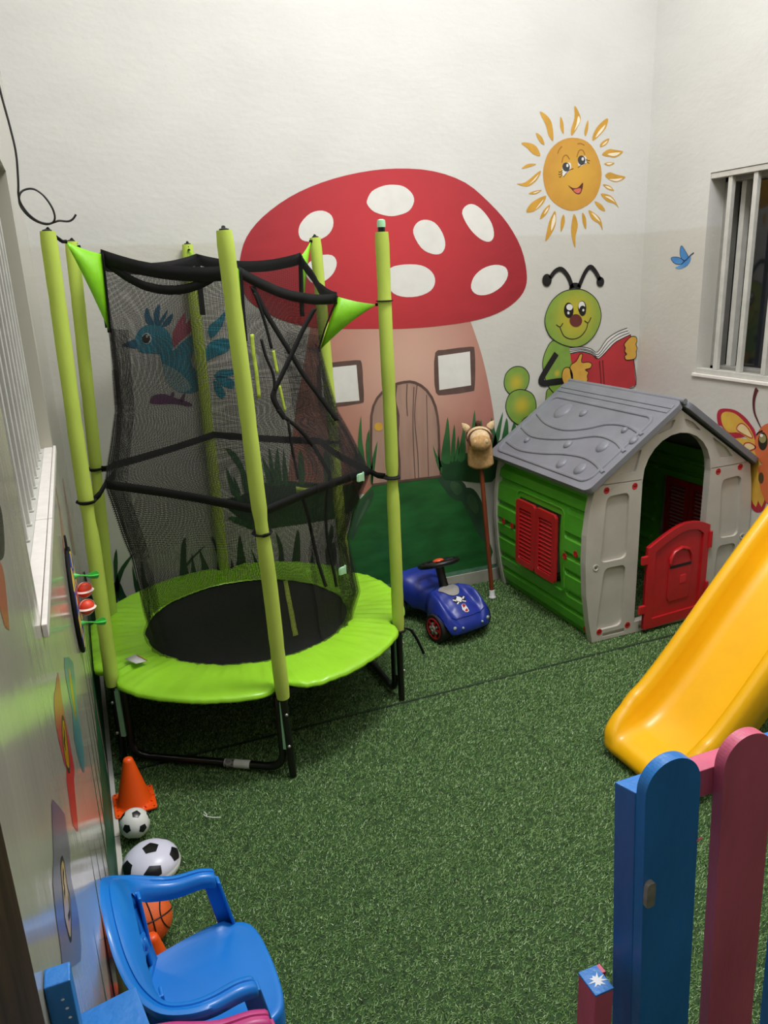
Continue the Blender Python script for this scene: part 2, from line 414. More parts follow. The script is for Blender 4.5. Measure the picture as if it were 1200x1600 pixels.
for q in ([(1.426,2.109),(1.453,2.149),(1.51,2.173),(1.566,2.179),(1.622,2.171),(1.664,2.14),(1.675,2.103),(1.647,2.06),(1.589,2.04),(1.532,2.037),(1.462,2.056),(1.429,2.086)],
          [(1.072,1.971),(1.088,2.012),(1.137,2.053),(1.197,2.064),(1.242,2.04),(1.245,1.992),(1.21,1.95),(1.141,1.927),(1.086,1.935)],
          [(1.666,1.954),(1.682,1.998),(1.726,2.017),(1.785,2.003),(1.829,1.951),(1.843,1.893),(1.819,1.855),(1.767,1.854),(1.708,1.884)],
          [(1.941,2.045),(1.967,2.083),(2.013,2.086),(2.067,2.051),(2.114,1.992),(2.126,1.933),(2.099,1.905),(2.044,1.921),(1.982,1.974)],
          [(1.101,1.819),(1.164,1.86),(1.231,1.862),(1.254,1.827),(1.233,1.778),(1.183,1.742),(1.128,1.736),(1.097,1.77)],
          [(1.513,1.749),(1.536,1.793),(1.61,1.807),(1.705,1.8),(1.764,1.766),(1.782,1.719),(1.755,1.674),(1.679,1.649),(1.589,1.653),(1.532,1.684)],
          [(1.99,1.677),(2.006,1.731),(2.059,1.772),(2.131,1.789),(2.196,1.775),(2.211,1.73),(2.172,1.677),(2.099,1.642),(2.027,1.642)]):
    paint(mh, 'spot', 'B', q, p_white, 3)
for fr_, pn in (([(1.775,1.359),(1.825,1.369),(1.985,1.375),(2.009,1.356),(2.013,1.259),(2.008,1.151),(1.983,1.135),(1.821,1.13),(1.774,1.148),(1.766,1.25)], [(1.79,1.34),(1.981,1.35),(1.986,1.168),(1.794,1.159)]),
                ([(1.123,1.34),(1.171,1.349),(1.328,1.353),(1.359,1.335),(1.361,1.243),(1.361,1.149),(1.336,1.131),(1.171,1.126),(1.118,1.142),(1.113,1.237)], [(1.14,1.325),(1.329,1.329),(1.336,1.146),(1.136,1.147)])):
    a = paint(mh, 'window', 'B', fr_, p_brown, 2, 2, 'brown window frame')
    paint(a, 'pane', 'B', pn, p_white, 3, 0)
door_pts = [(1.386,0.6895),(1.387,0.8896),(1.398,1.059),(1.412,1.111),(1.435,1.149),(1.469,1.181),(1.512,1.203),(1.552,1.215),(1.589,1.219),(1.623,1.219),(1.653,1.211),(1.688,1.192),(1.719,1.165),(1.748,1.124),(1.769,1.072),(1.78,1.017),(1.785,0.961),(1.787,0.8123),(1.789,0.6818)]
dr = paint(mh, 'door', 'B', door_pts, P('door', (172, 138, 124), vs=4, var=.07, stretch=(4, 4, .6)), 2, 0, 'arched brown door')
stroke(dr, 'door_outline', 'B', door_pts, p_brown, .014, 4, True, 0)
for q, wd in (([(1.543,1.206),(1.532,1.13),(1.549,1.044),(1.54,0.9297),(1.546,0.7973),(1.542,0.6833)], .017), ([(1.607,1.208),(1.601,1.124),(1.603,1.038)], .006), ([(1.665,1.203),(1.645,1.034),(1.657,0.828),(1.658,0.6857)], .005), ([(1.646,1.19),(1.633,0.9773),(1.637,0.6885)], .005), ([(1.496,1.176),(1.496,0.9921),(1.492,0.6856)], .005), ([(1.718,1.141),(1.718,0.9682),(1.718,0.6928)], .004)):
    stroke(dr, 'plank_line', 'B', q, p_brown, wd, 3, False, 3)
oval(dr, 'door_knob', 'B', [(1.436,0.9986),(1.46,0.996),(1.437,1.021)], p_yellow, 4, 'yellow knob')

# lawn and stones in front of the house
lw = thing('painted_lawn', 'painted dark green garden path leading from the mushroom door to the floor', 'mural', (1.5, YB, 0))
p_lawn = P('lawn', (30, 84, 40), rgb2=(44, 112, 56), vs=5, stretch=(1, 1, 3)); p_teal = P('teal_line', (96, 138, 116), var=.12, vs=30)
paint(lw, 'grass_path', 'B', [(1.387,0.6861),(1.272,0.5813),(1.217,0.3798),(1.176,0.1827),(1.162,0.083),(1.585,0.0898),(1.829,0.0916),(2.099,0.0943),(2.124,0.1785),(2.065,0.3468),(1.958,0.5626),(1.831,0.6843),(1.643,0.6873)], p_lawn, 1, 0)
stroke(lw, 'edge_line', 'B', [(0.95, .088), (1.2, .088), (1.5, .088), (1.8, .088), (2.15, .088)], p_teal, .026, 2, False, 0)
p_stone = P('stone', (52, 84, 62), rgb2=(38, 66, 48), vs=8); p_stone2 = P('stone_core', (72, 104, 72), rgb2=(52, 84, 58), vs=8)
for q, q2 in (([(1.772,0.6775),(1.839,0.6759),(1.926,0.6345),(1.954,0.582),(1.933,0.5208),(1.869,0.5377),(1.814,0.6053)], [(1.858,0.6437),(1.91,0.6218),(1.926,0.5822),(1.893,0.5568),(1.853,0.6072)]),
              ([(1.901,0.5781),(1.979,0.5898),(2.032,0.5331),(2.069,0.4317),(2.082,0.2535),(2.031,0.2974),(1.949,0.4652)], [(1.966,0.5539),(2.007,0.5329),(2.032,0.4528),(2.006,0.4335),(1.958,0.5021)]),
              ([(1.386,0.6649),(1.34,0.6285),(1.285,0.5506),(1.241,0.4197),(1.262,0.4015),(1.319,0.5019),(1.384,0.608)], [(1.354,0.6122),(1.306,0.5258),(1.28,0.4644),(1.32,0.5235),(1.361,0.5897)])):
    s_ = paint(lw, 'stone', 'B', q, p_stone, 1.5 + .2 * (len(lw.children) % 3), 3)
    paint(s_, 'stone_shine', 'B', q2, p_stone2, 2.5, 3)

# painted grass tufts
p_g1 = P('grass', (40, 84, 48), rgb2=(26, 58, 38), vs=6); p_g2 = P('grass_light', (62, 118, 66), rgb2=(40, 88, 50), vs=6)
tg = thing('painted_grass_tuft', 'painted green grass tuft behind the stick horse', 'mural', (1.85, YB, .6), group='painted grass tufts')
paint(tg, 'tuft_base', 'B', [(1.762,0.7823),(1.791,0.7697),(1.841,0.7907),(1.9,0.7926),(1.96,0.7944),(2.051,0.811),(2.133,0.8198),(2.195,0.8588),(2.29,0.8481),(2.301,0.7626),(2.196,0.6814),(2.115,0.6051),(2.04,0.6096),(1.954,0.6289),(1.898,0.6439),(1.819,0.6565),(1.79,0.697)], p_g1, 3, 0)
for q in ([(1.749,0.8646),(1.765,0.818),(1.801,0.7503),(1.8,0.6957),(1.781,0.7347),(1.759,0.8008)], [(1.777,0.8479),(1.791,0.7697),(1.804,0.7317),(1.783,0.7526)], [(1.841,1.009),(1.851,0.9243),(1.855,0.7708),(1.84,0.7454),(1.797,0.7689),(1.806,0.8489),(1.826,0.936)], [(1.881,0.9655),(1.887,0.8844),(1.88,0.7677),(1.855,0.7617),(1.864,0.8692)], [(1.905,0.9004),(1.91,0.8095),(1.89,0.7574),(1.876,0.7682),(1.891,0.83)],
          [(1.942,0.9679),(1.949,0.8775),(1.945,0.7597),(1.9,0.7561),(1.913,0.8455),(1.929,0.9067)], [(2.008,1.032),(2.014,0.9514),(2.016,0.9061),(1.987,0.9093),(1.994,0.9625)], [(2.047,0.9749),(2.057,0.9107),(2.039,0.9126)], [(2.113,0.9788),(2.133,0.9114),(2.154,0.7988),(2.113,0.8037),(2.104,0.8964)], [(2.186,1.004),(2.176,0.925),(2.154,0.8173),(2.118,0.8031),(2.138,0.8835)], [(2.21,0.967),(2.222,0.911),(2.216,0.8286),(2.175,0.8149),(2.19,0.8961)], [(2.255,0.9349),(2.272,0.9056),(2.258,0.8517),(2.237,0.8633)]):
    paint(tg, 'grass_blade', 'B', q, p_g2, 4, 2)
tg = thing('painted_grass_tuft', 'painted green grass tuft seen through the trampoline net', 'mural', (.95, YB, .6), group='painted grass tufts')
paint(tg, 'tuft_base', 'B', [(0.6037,0.7226),(0.6793,0.729),(0.7324,0.7561),(0.8111,0.7799),(0.897,0.777),(1.009,0.7529),(1.133,0.7271),(1.224,0.7057),(1.28,0.7161),(1.312,0.6201),(1.242,0.5472),(1.148,0.5321),(1.002,0.5311),(0.8509,0.5333),(0.7458,0.5268),(0.6808,0.5658),(0.602,0.6231),(0.6599,0.6141),(0.6068,0.6703),(0.6558,0.6585)], p_g1, 3, 0)
for q in ([(0.6231,0.9802),(0.6753,0.9464),(0.712,0.8532),(0.7274,0.7481),(0.6975,0.7437),(0.684,0.8653)], [(0.6197,0.8821),(0.6456,0.8109),(0.6844,0.6935),(0.6316,0.753)], [(0.6481,0.8361),(0.6685,0.7907),(0.6802,0.7375),(0.6579,0.7665)], [(0.8041,0.9139),(0.8374,0.8369),(0.846,0.7664),(0.818,0.7616),(0.8113,0.8317)], [(0.8405,0.9629),(0.8572,0.8688),(0.8571,0.7649),(0.8365,0.7764)], [(0.886,0.9576),(0.8912,0.8645),(0.8956,0.7596),(0.8563,0.7563),(0.8624,0.8595)], [(0.9163,0.9404),(0.9247,0.8516),(0.9284,0.7552),(0.8999,0.7591),(0.9033,0.8543)],
          [(1,0.9287),(1.018,0.8746),(1.009,0.7442),(0.983,0.7565),(0.9865,0.8611)], [(1.136,0.9125),(1.162,0.8214),(1.159,0.7056),(1.124,0.7284),(1.118,0.8446)], [(1.301,0.9239),(1.31,0.8384),(1.311,0.7664),(1.294,0.8045)], [(1.341,1.068),(1.34,0.9414),(1.352,0.7972),(1.322,0.8099),(1.315,0.9267)], [(1.383,0.9913),(1.38,0.8746),(1.384,0.7659),(1.363,0.7687),(1.359,0.9126)], [(1.426,0.9227),(1.412,0.8257),(1.387,0.6924),(1.374,0.7216),(1.394,0.837)], [(0.602,0.6231),(0.652,0.6197),(0.7065,0.567),(0.6645,0.5737)]):
    paint(tg, 'grass_blade', 'B', q, p_g2, 4, 2)
tg = thing('painted_grass_tuft', 'low painted green blades behind the trampoline mat', 'mural', (.7, YB, .3), group='painted grass tufts')
for q in ([(0.5112,0.5473),(0.5373,0.4794),(0.5573,0.3456),(0.5497,0.2694),(0.508,0.2774),(0.531,0.418)], [(0.6518,0.5296),(0.6646,0.4396),(0.6723,0.3382),(0.6638,0.2475),(0.6085,0.2581),(0.6267,0.4011)], [(0.6999,0.449),(0.7208,0.3936),(0.7374,0.3356),(0.7284,0.2351),(0.7094,0.2388),(0.7157,0.367)], [(0.8362,0.5149),(0.8691,0.432),(0.8712,0.3253),(0.8619,0.2096),(0.8247,0.2167),(0.8486,0.3987)], [(0.9552,0.5048),(0.9661,0.4341),(0.9409,0.1944),(0.8914,0.2039),(0.9236,0.3858)], [(1.029,0.3768),(1.025,0.1783),(0.9908,0.1848)],
          [(0.5969,0.4018),(0.6055,0.3595),(0.6001,0.2597),(0.5815,0.2633)], [(1.142,0.5071),(1.152,0.4404),(1.107,0.3162),(1.1,0.3552)], [(1.099,0.3365),(1.15,0.4033),(1.162,0.3063),(1.119,0.2183)]):
    paint(tg, 'grass_blade', 'B', q, p_g1, 3, 2)
tg = thing('painted_grass_tuft', 'painted dark green blades on the back wall beside the dartboard', 'mural', (.1, YB, .3), group='painted grass tufts')
for q in ([(-0.116,0.4319),(-0.1001,0.4655),(-0.0926,0.3831),(-0.0741,0.257),(-0.0634,0.143),(-0.0549,0.0475),(-0.1327,0.0652),(-0.1215,0.2603),(-0.1214,0.3568)], [(0.0573,0.5532),(0.054,0.483),(0.0445,0.421),(0.0475,0.3755),(0.0325,0.307),(0.0058,0.1944),(-0.0154,0.0385),(-0.0296,0.0417),(0.0101,0.3439),(0.0272,0.3858),(0.0341,0.4866)], [(0.1363,0.5181),(0.0791,0.4403),(0.0467,0.3692),(0.0194,0.3161),(0.0227,0.3609),(0.0495,0.4329),(0.0905,0.4829)], [(0.0483,0.3817),(0.0631,0.3206),(0.0877,0.2435),(0.0873,0.1504),(0.0413,0.2001),(0.0306,0.3139)], [(0.1181,0.462),(0.1267,0.3863),(0.1515,0.2835),(0.1647,0.2011),(0.1253,0.2623),(0.1133,0.3499)],
          [(0.1607,0.4704),(0.1681,0.3916),(0.1893,0.3024),(0.1828,0.2507),(0.1556,0.3156),(0.1523,0.3815)], [(0.361,0.5193),(0.3859,0.5538),(0.3744,0.4257),(0.3789,0.3589),(0.3679,0.2608),(0.3202,0.2701),(0.3393,0.3992)], [(0.4426,0.4937),(0.4632,0.4297),(0.4882,0.3453),(0.4883,0.2576),(0.4439,0.2797),(0.4467,0.4194)], [(0.4799,0.4991),(0.4374,0.4737),(0.3773,0.4252),(0.3744,0.3994),(0.4092,0.4392)], [(0.4069,0.4724),(0.4116,0.4059),(0.4179,0.3517),(0.4106,0.2861),(0.3866,0.2907),(0.3967,0.4085)], [(0.5057,0.5405),(0.5313,0.4904),(0.5385,0.4097),(0.5306,0.4244),(0.5191,0.4925)]):
    paint(tg, 'grass_blade', 'B', q, p_g1, 3, 2)

# smiling sun
sun = thing('painted_sun', 'painted yellow sun with a smiling face and flame rays', 'mural', (2.5, YB, 2.2))
disc = [(2.595,2.411),(2.691,2.393),(2.757,2.329),(2.791,2.235),(2.767,2.136),(2.705,2.08),(2.609,2.052),(2.517,2.078),(2.449,2.136),(2.419,2.232),(2.444,2.327),(2.507,2.387)]
cx, cz = cen(disc)
paint(sun, 'disc', 'B', disc, P('sun', (196, 142, 56), var=.04, grad=(cx + .02, YB, cz, .24, (214, 164, 60))), 1)
rays = [[(2.393,2.527),(2.439,2.509),(2.469,2.469),(2.478,2.394),(2.449,2.419),(2.43,2.468)], [(2.519,2.508),(2.537,2.479),(2.541,2.429),(2.523,2.448),(2.517,2.476)], [(2.603,2.562),(2.633,2.529),(2.642,2.49),(2.595,2.422),(2.586,2.45),(2.605,2.506)], [(2.689,2.497),(2.693,2.458),(2.678,2.42),(2.67,2.446)],
        [(2.814,2.51),(2.804,2.461),(2.731,2.4),(2.725,2.425),(2.754,2.471)], [(2.829,2.413),(2.815,2.384),(2.774,2.369),(2.781,2.392)], [(2.925,2.349),(2.884,2.322),(2.846,2.321),(2.788,2.332),(2.828,2.359),(2.874,2.357)], [(2.872,2.291),(2.837,2.277),(2.804,2.288),(2.836,2.296)], [(2.949,2.222),(2.899,2.198),(2.852,2.204),(2.814,2.228),(2.842,2.245),(2.889,2.234)],
        [(2.877,2.152),(2.835,2.16),(2.801,2.184),(2.846,2.178)], [(2.914,2.063),(2.886,2.085),(2.831,2.1),(2.79,2.137),(2.849,2.13),(2.885,2.103)], [(2.824,2.049),(2.783,2.061),(2.751,2.099),(2.797,2.082)], [(2.812,1.949),(2.787,1.983),(2.739,2.008),(2.714,2.054),(2.761,2.034),(2.797,2.004)], [(2.701,1.956),(2.678,1.993),(2.674,2.042),(2.699,2.011)],
        [(2.634,1.861),(2.605,1.946),(2.619,2.036),(2.647,1.982),(2.635,1.922)], [(2.54,1.945),(2.538,2.001),(2.554,2.034),(2.563,1.995)], [(2.444,1.899),(2.454,1.967),(2.471,2.014),(2.499,2.052),(2.507,2.002),(2.491,1.954)], [(2.405,2.012),(2.426,2.055),(2.465,2.084),(2.459,2.055),(2.434,2.026)], [(2.321,2.049),(2.356,2.096),(2.439,2.128),(2.421,2.087),(2.371,2.053)],
        [(2.334,2.138),(2.369,2.151),(2.414,2.156),(2.377,2.136)], [(2.262,2.186),(2.312,2.193),(2.403,2.25),(2.383,2.205),(2.326,2.173)], [(2.289,2.258),(2.324,2.28),(2.377,2.281),(2.339,2.267)], [(2.286,2.379),(2.337,2.38),(2.379,2.362),(2.401,2.321),(2.359,2.328),(2.323,2.355)], [(2.371,2.428),(2.406,2.412),(2.425,2.374),(2.396,2.387)]]
shine = {2: [(2.628,2.515),(2.64,2.49),(2.607,2.445),(2.617,2.473)], 4: [(2.8,2.478),(2.785,2.449),(2.742,2.414),(2.759,2.443)], 6: [(2.906,2.344),(2.869,2.326),(2.822,2.334),(2.856,2.342)], 8: [(2.93,2.216),(2.891,2.201),(2.84,2.21),(2.883,2.212)], 7: [(2.859,2.291),(2.836,2.283),(2.817,2.288),(2.836,2.292)], 10: [(2.886,2.094),(2.866,2.103),(2.818,2.124),(2.853,2.121)],
         12: [(2.794,1.995),(2.77,2.007),(2.733,2.041),(2.765,2.026)], 16: [(2.496,2.037),(2.503,2.002),(2.478,1.952),(2.479,1.996)], 17: [(2.458,2.072),(2.451,2.055),(2.43,2.035),(2.44,2.055)], 18: [(2.425,2.11),(2.41,2.087),(2.378,2.061),(2.4,2.087)], 19: [(2.402,2.152),(2.377,2.141),(2.359,2.14),(2.377,2.147)], 20: [(2.393,2.233),(2.372,2.205),(2.337,2.185),(2.361,2.205)], 9: [(2.862,2.161),(2.839,2.164),(2.815,2.176),(2.842,2.173)], 5: [(2.82,2.402),(2.808,2.387),(2.785,2.376),(2.796,2.388)]}
for i, q in enumerate(rays):
    ry = paint(sun, 'ray', 'B', q, p_gold, 1, 4)
    if i in shine: paint(ry, 'ray_shine', 'B', shine[i], P('cream', (240, 228, 200), var=.02), 2, 3)
p_grey = P('eye_grey', (58, 60, 62)); p_ochre = P('ochre', (160, 108, 34)); p_mouth = P('mouth', (90, 34, 30)); p_tongue = P('tongue', (206, 104, 88))
for a, b, c in (([(2.543,2.28),(2.584,2.291),(2.592,2.263),(2.56,2.233),(2.542,2.224),(2.537,2.251)], [(2.561,2.269),(2.584,2.269),(2.56,2.291)], [(2.568,2.276),(2.575,2.276),(2.568,2.284)]),
                ([(2.636,2.314),(2.68,2.323),(2.691,2.292),(2.651,2.274),(2.637,2.28)], [(2.657,2.303),(2.681,2.303),(2.656,2.326)], [(2.664,2.309),(2.672,2.309),(2.664,2.317)])):
    e = paint(sun, 'eye', 'B', a, p_white, 2)
    oval(e, 'pupil', 'B', b, p_grey, 3); oval(e, 'glint', 'B', c, p_white, 4)
for q in ([(2.507,2.333),(2.516,2.353),(2.533,2.368)], [(2.628,2.382),(2.65,2.384),(2.673,2.376)], [(2.534,2.29),(2.542,2.317),(2.562,2.326),(2.582,2.306)], [(2.627,2.318),(2.64,2.349),(2.663,2.351),(2.678,2.33)]):
    stroke(sun, 'brow', 'B', q, p_ochre, .006, 2)
for q in ([(2.541,2.252),(2.523,2.243),(2.515,2.247)], [(2.541,2.243),(2.523,2.231),(2.514,2.235)], [(2.538,2.233),(2.527,2.22),(2.518,2.221)], [(2.685,2.31),(2.698,2.302),(2.711,2.302)], [(2.686,2.305),(2.697,2.292),(2.707,2.289)], [(2.546,2.22),(2.578,2.252),(2.607,2.261)], [(2.636,2.265),(2.658,2.281),(2.684,2.287)]):
    stroke(sun, 'eyelash', 'B', q, p_black, .003, 3)
mo = paint(sun, 'mouth', 'B', [(2.576,2.18),(2.607,2.166),(2.64,2.168),(2.671,2.193),(2.668,2.159),(2.654,2.136),(2.627,2.138),(2.6,2.159)], p_mouth, 2)
paint(mo, 'tongue', 'B', [(2.61,2.155),(2.633,2.162),(2.659,2.164),(2.655,2.144),(2.634,2.14)], p_tongue, 3)

# caterpillar reading a book
cp = thing('painted_caterpillar', 'painted green caterpillar with black feelers reading an open red book', 'mural', (2.5, YB, 1.4))
def seg(name, q, glow, m0=(126, 160, 66), m1=(196, 176, 52), rad=.12, layer=2, lab=None):
    s_ = paint(cp, name, 'B', q, P(name + str(len(MATS)), m0, var=.05, grad=(glow[0][0], YB, glow[0][1], rad, m1)), layer, 4, lab)
    stroke(s_, 'outline', 'B', q, p_black, .0045, layer + 1, True)
    return s_
seg('tail_segment', [(2.283,1.247),(2.326,1.231),(2.354,1.188),(2.346,1.136),(2.315,1.102),(2.268,1.087),(2.224,1.102),(2.194,1.149),(2.202,1.208),(2.24,1.241)], [(2.271,1.158),(2.121,1.834)], rad=.07)
seg('tail_segment', [(2.306,1.117),(2.372,1.089),(2.401,1.033),(2.392,0.9805),(2.322,0.9494),(2.291,0.9181),(2.234,0.9584),(2.204,1.022),(2.216,1.081),(2.25,1.111)], [(2.307,1.027),(2.121,1.834)], rad=.08, layer=4)
seg('body_segment', [(2.478,1.102),(2.54,1.108),(2.613,1.09),(2.652,1.04),(2.619,0.9343),(2.519,0.9212),(2.463,0.9888),(2.466,1.05)], [(2.561,1.018),(2.121,1.834)], rad=.02, layer=2)
seg('body_segment', [(2.497,1.369),(2.459,1.32),(2.44,1.255),(2.454,1.179),(2.486,1.113),(2.542,1.066),(2.651,1.048),(2.685,1.13),(2.662,1.238),(2.632,1.323),(2.55,1.365)], [(2.538,1.188),(2.121,1.834)], rad=.03, layer=4)
p_cover = P('book_red', (184, 48, 54), vs=5)
bk = paint(cp, 'book', 'B', [(2.622,1.29),(2.696,1.294),(2.761,1.278),(2.818,1.249),(2.917,1.326),(2.972,1.351),(3.036,1.373),(3.058,1.286),(3.072,1.215),(3.097,1.075),(2.963,1.031),(2.909,0.9686),(2.672,0.9916),(2.647,1.163)], p_cover, 6, 0, 'open red book')
pgs = paint(bk, 'pages', 'B', [(2.616,1.324),(2.695,1.324),(2.76,1.31),(2.809,1.288),(2.869,1.356),(2.942,1.393),(3.011,1.411),(3.04,1.373),(2.972,1.353),(2.917,1.326),(2.82,1.249),(2.771,1.279),(2.696,1.3),(2.622,1.295)], p_white, 7, 0)
for q in ([(2.616,1.324),(2.695,1.324),(2.76,1.31),(2.809,1.288),(2.869,1.356),(2.942,1.393),(3.011,1.411)], [(2.619,1.315),(2.696,1.315),(2.765,1.297),(2.815,1.274),(2.879,1.34),(2.952,1.381),(3.019,1.395)], [(2.62,1.304),(2.696,1.308),(2.768,1.288),(2.818,1.261),(2.898,1.331),(2.962,1.365),(3.029,1.383)], [(2.622,1.294),(2.696,1.299),(2.769,1.279),(2.82,1.249),(2.917,1.326),(2.972,1.351),(3.038,1.373)], [(3.036,1.373),(3.058,1.286),(3.072,1.215),(3.097,1.075),(3.03,1.053)]):
    stroke(bk, 'page_line', 'B', q, p_black, .0045, 8, False, 3)
for q in ([(2.825,1.237),(2.838,1.148),(2.853,1.021)], [(2.847,1.239),(2.859,1.146),(2.876,1.019)]):
    stroke(bk, 'spine_line', 'B', q, P('book_dark', (120, 26, 34)), .009, 7)
seg('head', [(2.646,1.644),(2.718,1.629),(2.788,1.579),(2.822,1.504),(2.813,1.438),(2.771,1.373),(2.704,1.333),(2.632,1.329),(2.55,1.354),(2.483,1.399),(2.449,1.466),(2.454,1.524),(2.491,1.589),(2.559,1.633)], [(2.652,1.498),(2.121,1.834)], rad=.21, layer=8)
for q, b in (([(2.621,1.651),(2.595,1.709),(2.55,1.752),(2.51,1.746),(2.474,1.71)], [(2.455,1.699),(2.485,1.698),(2.454,1.732)]), ([(2.663,1.653),(2.7,1.726),(2.734,1.759),(2.768,1.737),(2.805,1.687)], [(2.808,1.677),(2.834,1.676),(2.807,1.704)])):
    fl = stroke(cp, 'feeler', 'B', q, p_black, .024, 10, False, 6); oval(fl, 'feeler_tip', 'B', b, p_black, 10)
paint(cp, 'feeler_base', 'B', [(2.6,1.645),(2.614,1.673),(2.64,1.679),(2.667,1.671),(2.675,1.645),(2.637,1.651)], p_black, 10)
for a, b, c in (([(2.602,1.532),(2.634,1.53),(2.6,1.574)], [(2.606,1.549),(2.627,1.548),(2.605,1.566)], [(2.6,1.518),(2.608,1.518),(2.599,1.526)]),):
    e = oval(cp, 'eye', 'B', a, p_black, 10); oval(e, 'eye_white', 'B', b, p_white, 11); oval(e, 'glint', 'B', c, p_white, 11)
e = oval(cp, 'eye', 'B', [(2.691,1.542),(2.719,1.54),(2.689,1.579)], p_black, 10); oval(e, 'eye_white', 'B', [(2.687,1.551),(2.709,1.55),(2.686,1.576)], p_white, 11)
oval(e, 'pupil', 'B', [(2.694,1.525),(2.717,1.524),(2.693,1.553)], p_black, 12); oval(e, 'glint', 'B', [(2.698,1.528),(2.705,1.528),(2.698,1.535)], p_white, 13)
oval(cp, 'nose', 'B', [(2.651,1.474),(2.693,1.471),(2.65,1.509)], P('nose', (104, 46, 42)), 12, 'brown nose')
for q in ([(2.547,1.442),(2.576,1.393),(2.63,1.373),(2.684,1.383),(2.723,1.421),(2.733,1.457)], [(2.521,1.459),(2.547,1.445),(2.566,1.465)], [(2.71,1.47),(2.735,1.457),(2.754,1.486)]):
    stroke(cp, 'smile', 'B', q, p_black, .005, 11)
stroke(cp, 'arm', 'B', [(2.529,1.3),(2.466,1.216),(2.43,1.159),(2.45,1.139),(2.503,1.141),(2.58,1.143)], p_black, .036, 9, False, 4)
for nm, q in (('hand', [(2.622,1.219),(2.662,1.246),(2.688,1.285),(2.704,1.28),(2.699,1.239),(2.749,1.235),(2.771,1.221),(2.76,1.2),(2.726,1.194),(2.749,1.177),(2.741,1.157),(2.746,1.136),(2.732,1.118),(2.685,1.118),(2.644,1.129)]), ('cuff', [(2.602,1.217),(2.627,1.203),(2.642,1.164),(2.635,1.126),(2.606,1.117),(2.58,1.131),(2.568,1.17),(2.578,1.207)]),
              ('hand', [(3.011,1.339),(3.043,1.361),(3.077,1.355),(3.084,1.33),(3.078,1.315),(3.089,1.291),(3.083,1.272),(3.087,1.248),(3.071,1.229),(3.014,1.228),(3.002,1.251),(3.016,1.26),(3,1.278),(3.004,1.297),(2.994,1.317)])):
    h_ = paint(cp, nm, 'B', q, p_yellow, 11, 3); stroke(h_, 'outline', 'B', q, p_black, .0045, 12, True, 3)

# blue bird behind the trampoline net
bd = thing('painted_bird', 'painted teal bird with a crest and pink wing behind the trampoline net', 'mural', (.6, YB, 1.5))
p_t = P('bird_teal', (58, 146, 168), var=.08); p_t2 = P('bird_dark', (40, 104, 132)); p_t3 = P('bird_pale', (150, 178, 180)); p_pk = P('bird_pink', (190, 92, 110)); p_pu = P('bird_purple', (120, 72, 112))
paint(bd, 'body', 'B', [(0.3733,1.476),(0.4301,1.464),(0.4712,1.496),(0.5174,1.525),(0.5543,1.541),(0.565,1.49),(0.5231,1.455),(0.5084,1.396),(0.5318,1.361),(0.5637,1.326),(0.5508,1.282),(0.4989,1.262),(0.4448,1.267),(0.4001,1.301),(0.3795,1.352),(0.3741,1.417)], p_t, 1)
paint(bd, 'belly', 'B', [(0.378,1.406),(0.4157,1.387),(0.4599,1.351),(0.4962,1.287),(0.4451,1.27),(0.3978,1.304),(0.3795,1.352)], p_t3, 2)
paint(bd, 'head', 'B', [(0.2673,1.52),(0.2879,1.56),(0.3243,1.584),(0.3712,1.587),(0.4102,1.563),(0.4294,1.525),(0.431,1.472),(0.3966,1.45),(0.3447,1.457),(0.2986,1.463),(0.2753,1.483)], p_t, 2)
paint(bd, 'beak', 'B', [(0.209,1.504),(0.2387,1.517),(0.2703,1.524),(0.2731,1.486),(0.2356,1.494)], p_t2, 3, 2)
for q in ([(0.3257,1.636),(0.342,1.663),(0.35,1.624),(0.3632,1.585),(0.3308,1.594)], [(0.3673,1.639),(0.3965,1.675),(0.3908,1.627),(0.3823,1.583),(0.3641,1.592)], [(0.3951,1.611),(0.43,1.649),(0.4132,1.61),(0.3848,1.578),(0.3816,1.586)], [(0.4152,1.605),(0.4508,1.63),(0.4342,1.588),(0.3931,1.574)]):
    paint(bd, 'crest_feather', 'B', q, p_t2, 3, 3)
paint(bd, 'wing', 'B', [(0.4359,1.477),(0.4398,1.546),(0.5028,1.632),(0.501,1.579),(0.5352,1.611),(0.5234,1.578),(0.5555,1.587),(0.5192,1.541),(0.4606,1.497)], p_pk, 3, 2, 'pink wing')
for q in ([(0.6022,1.557),(0.6557,1.597),(0.6888,1.625),(0.6716,1.564),(0.6135,1.508)], [(0.6062,1.333),(0.6423,1.358),(0.7038,1.354),(0.7044,1.331),(0.6386,1.322)], [(0.6111,1.327),(0.6724,1.322),(0.7023,1.292),(0.6837,1.265),(0.6405,1.286)], [(0.6011,1.312),(0.6349,1.286),(0.6522,1.245),(0.6341,1.223),(0.6086,1.249)], [(0.5943,1.482),(0.6573,1.505),(0.7005,1.492),(0.6845,1.443),(0.6269,1.425),(0.5753,1.407)]):
    paint(bd, 'tail_feather', 'B', q, p_t, 2, 3)
for q in ([(0.3031,1.25),(0.3212,1.267),(0.3694,1.268),(0.4204,1.244),(0.4827,1.216),(0.4809,1.2),(0.4065,1.218),(0.3057,1.228)], [(0.4019,1.271),(0.4129,1.273),(0.4103,1.251),(0.3943,1.252)], [(0.4519,1.258),(0.4646,1.26),(0.4508,1.225),(0.4353,1.232)]):
    paint(bd, 'foot', 'B', q, p_pu, 2, 3)
e = oval(bd, 'eye', 'B', [(0.3211,1.526),(0.3427,1.525),(0.3242,1.55)], p_white, 4); oval(e, 'pupil', 'B', [(0.3178,1.525),(0.3353,1.524),(0.3204,1.545)], p_black, 5); oval(e, 'glint', 'B', [(0.3234,1.536),(0.3286,1.536),(0.3241,1.542)], p_white, 6)

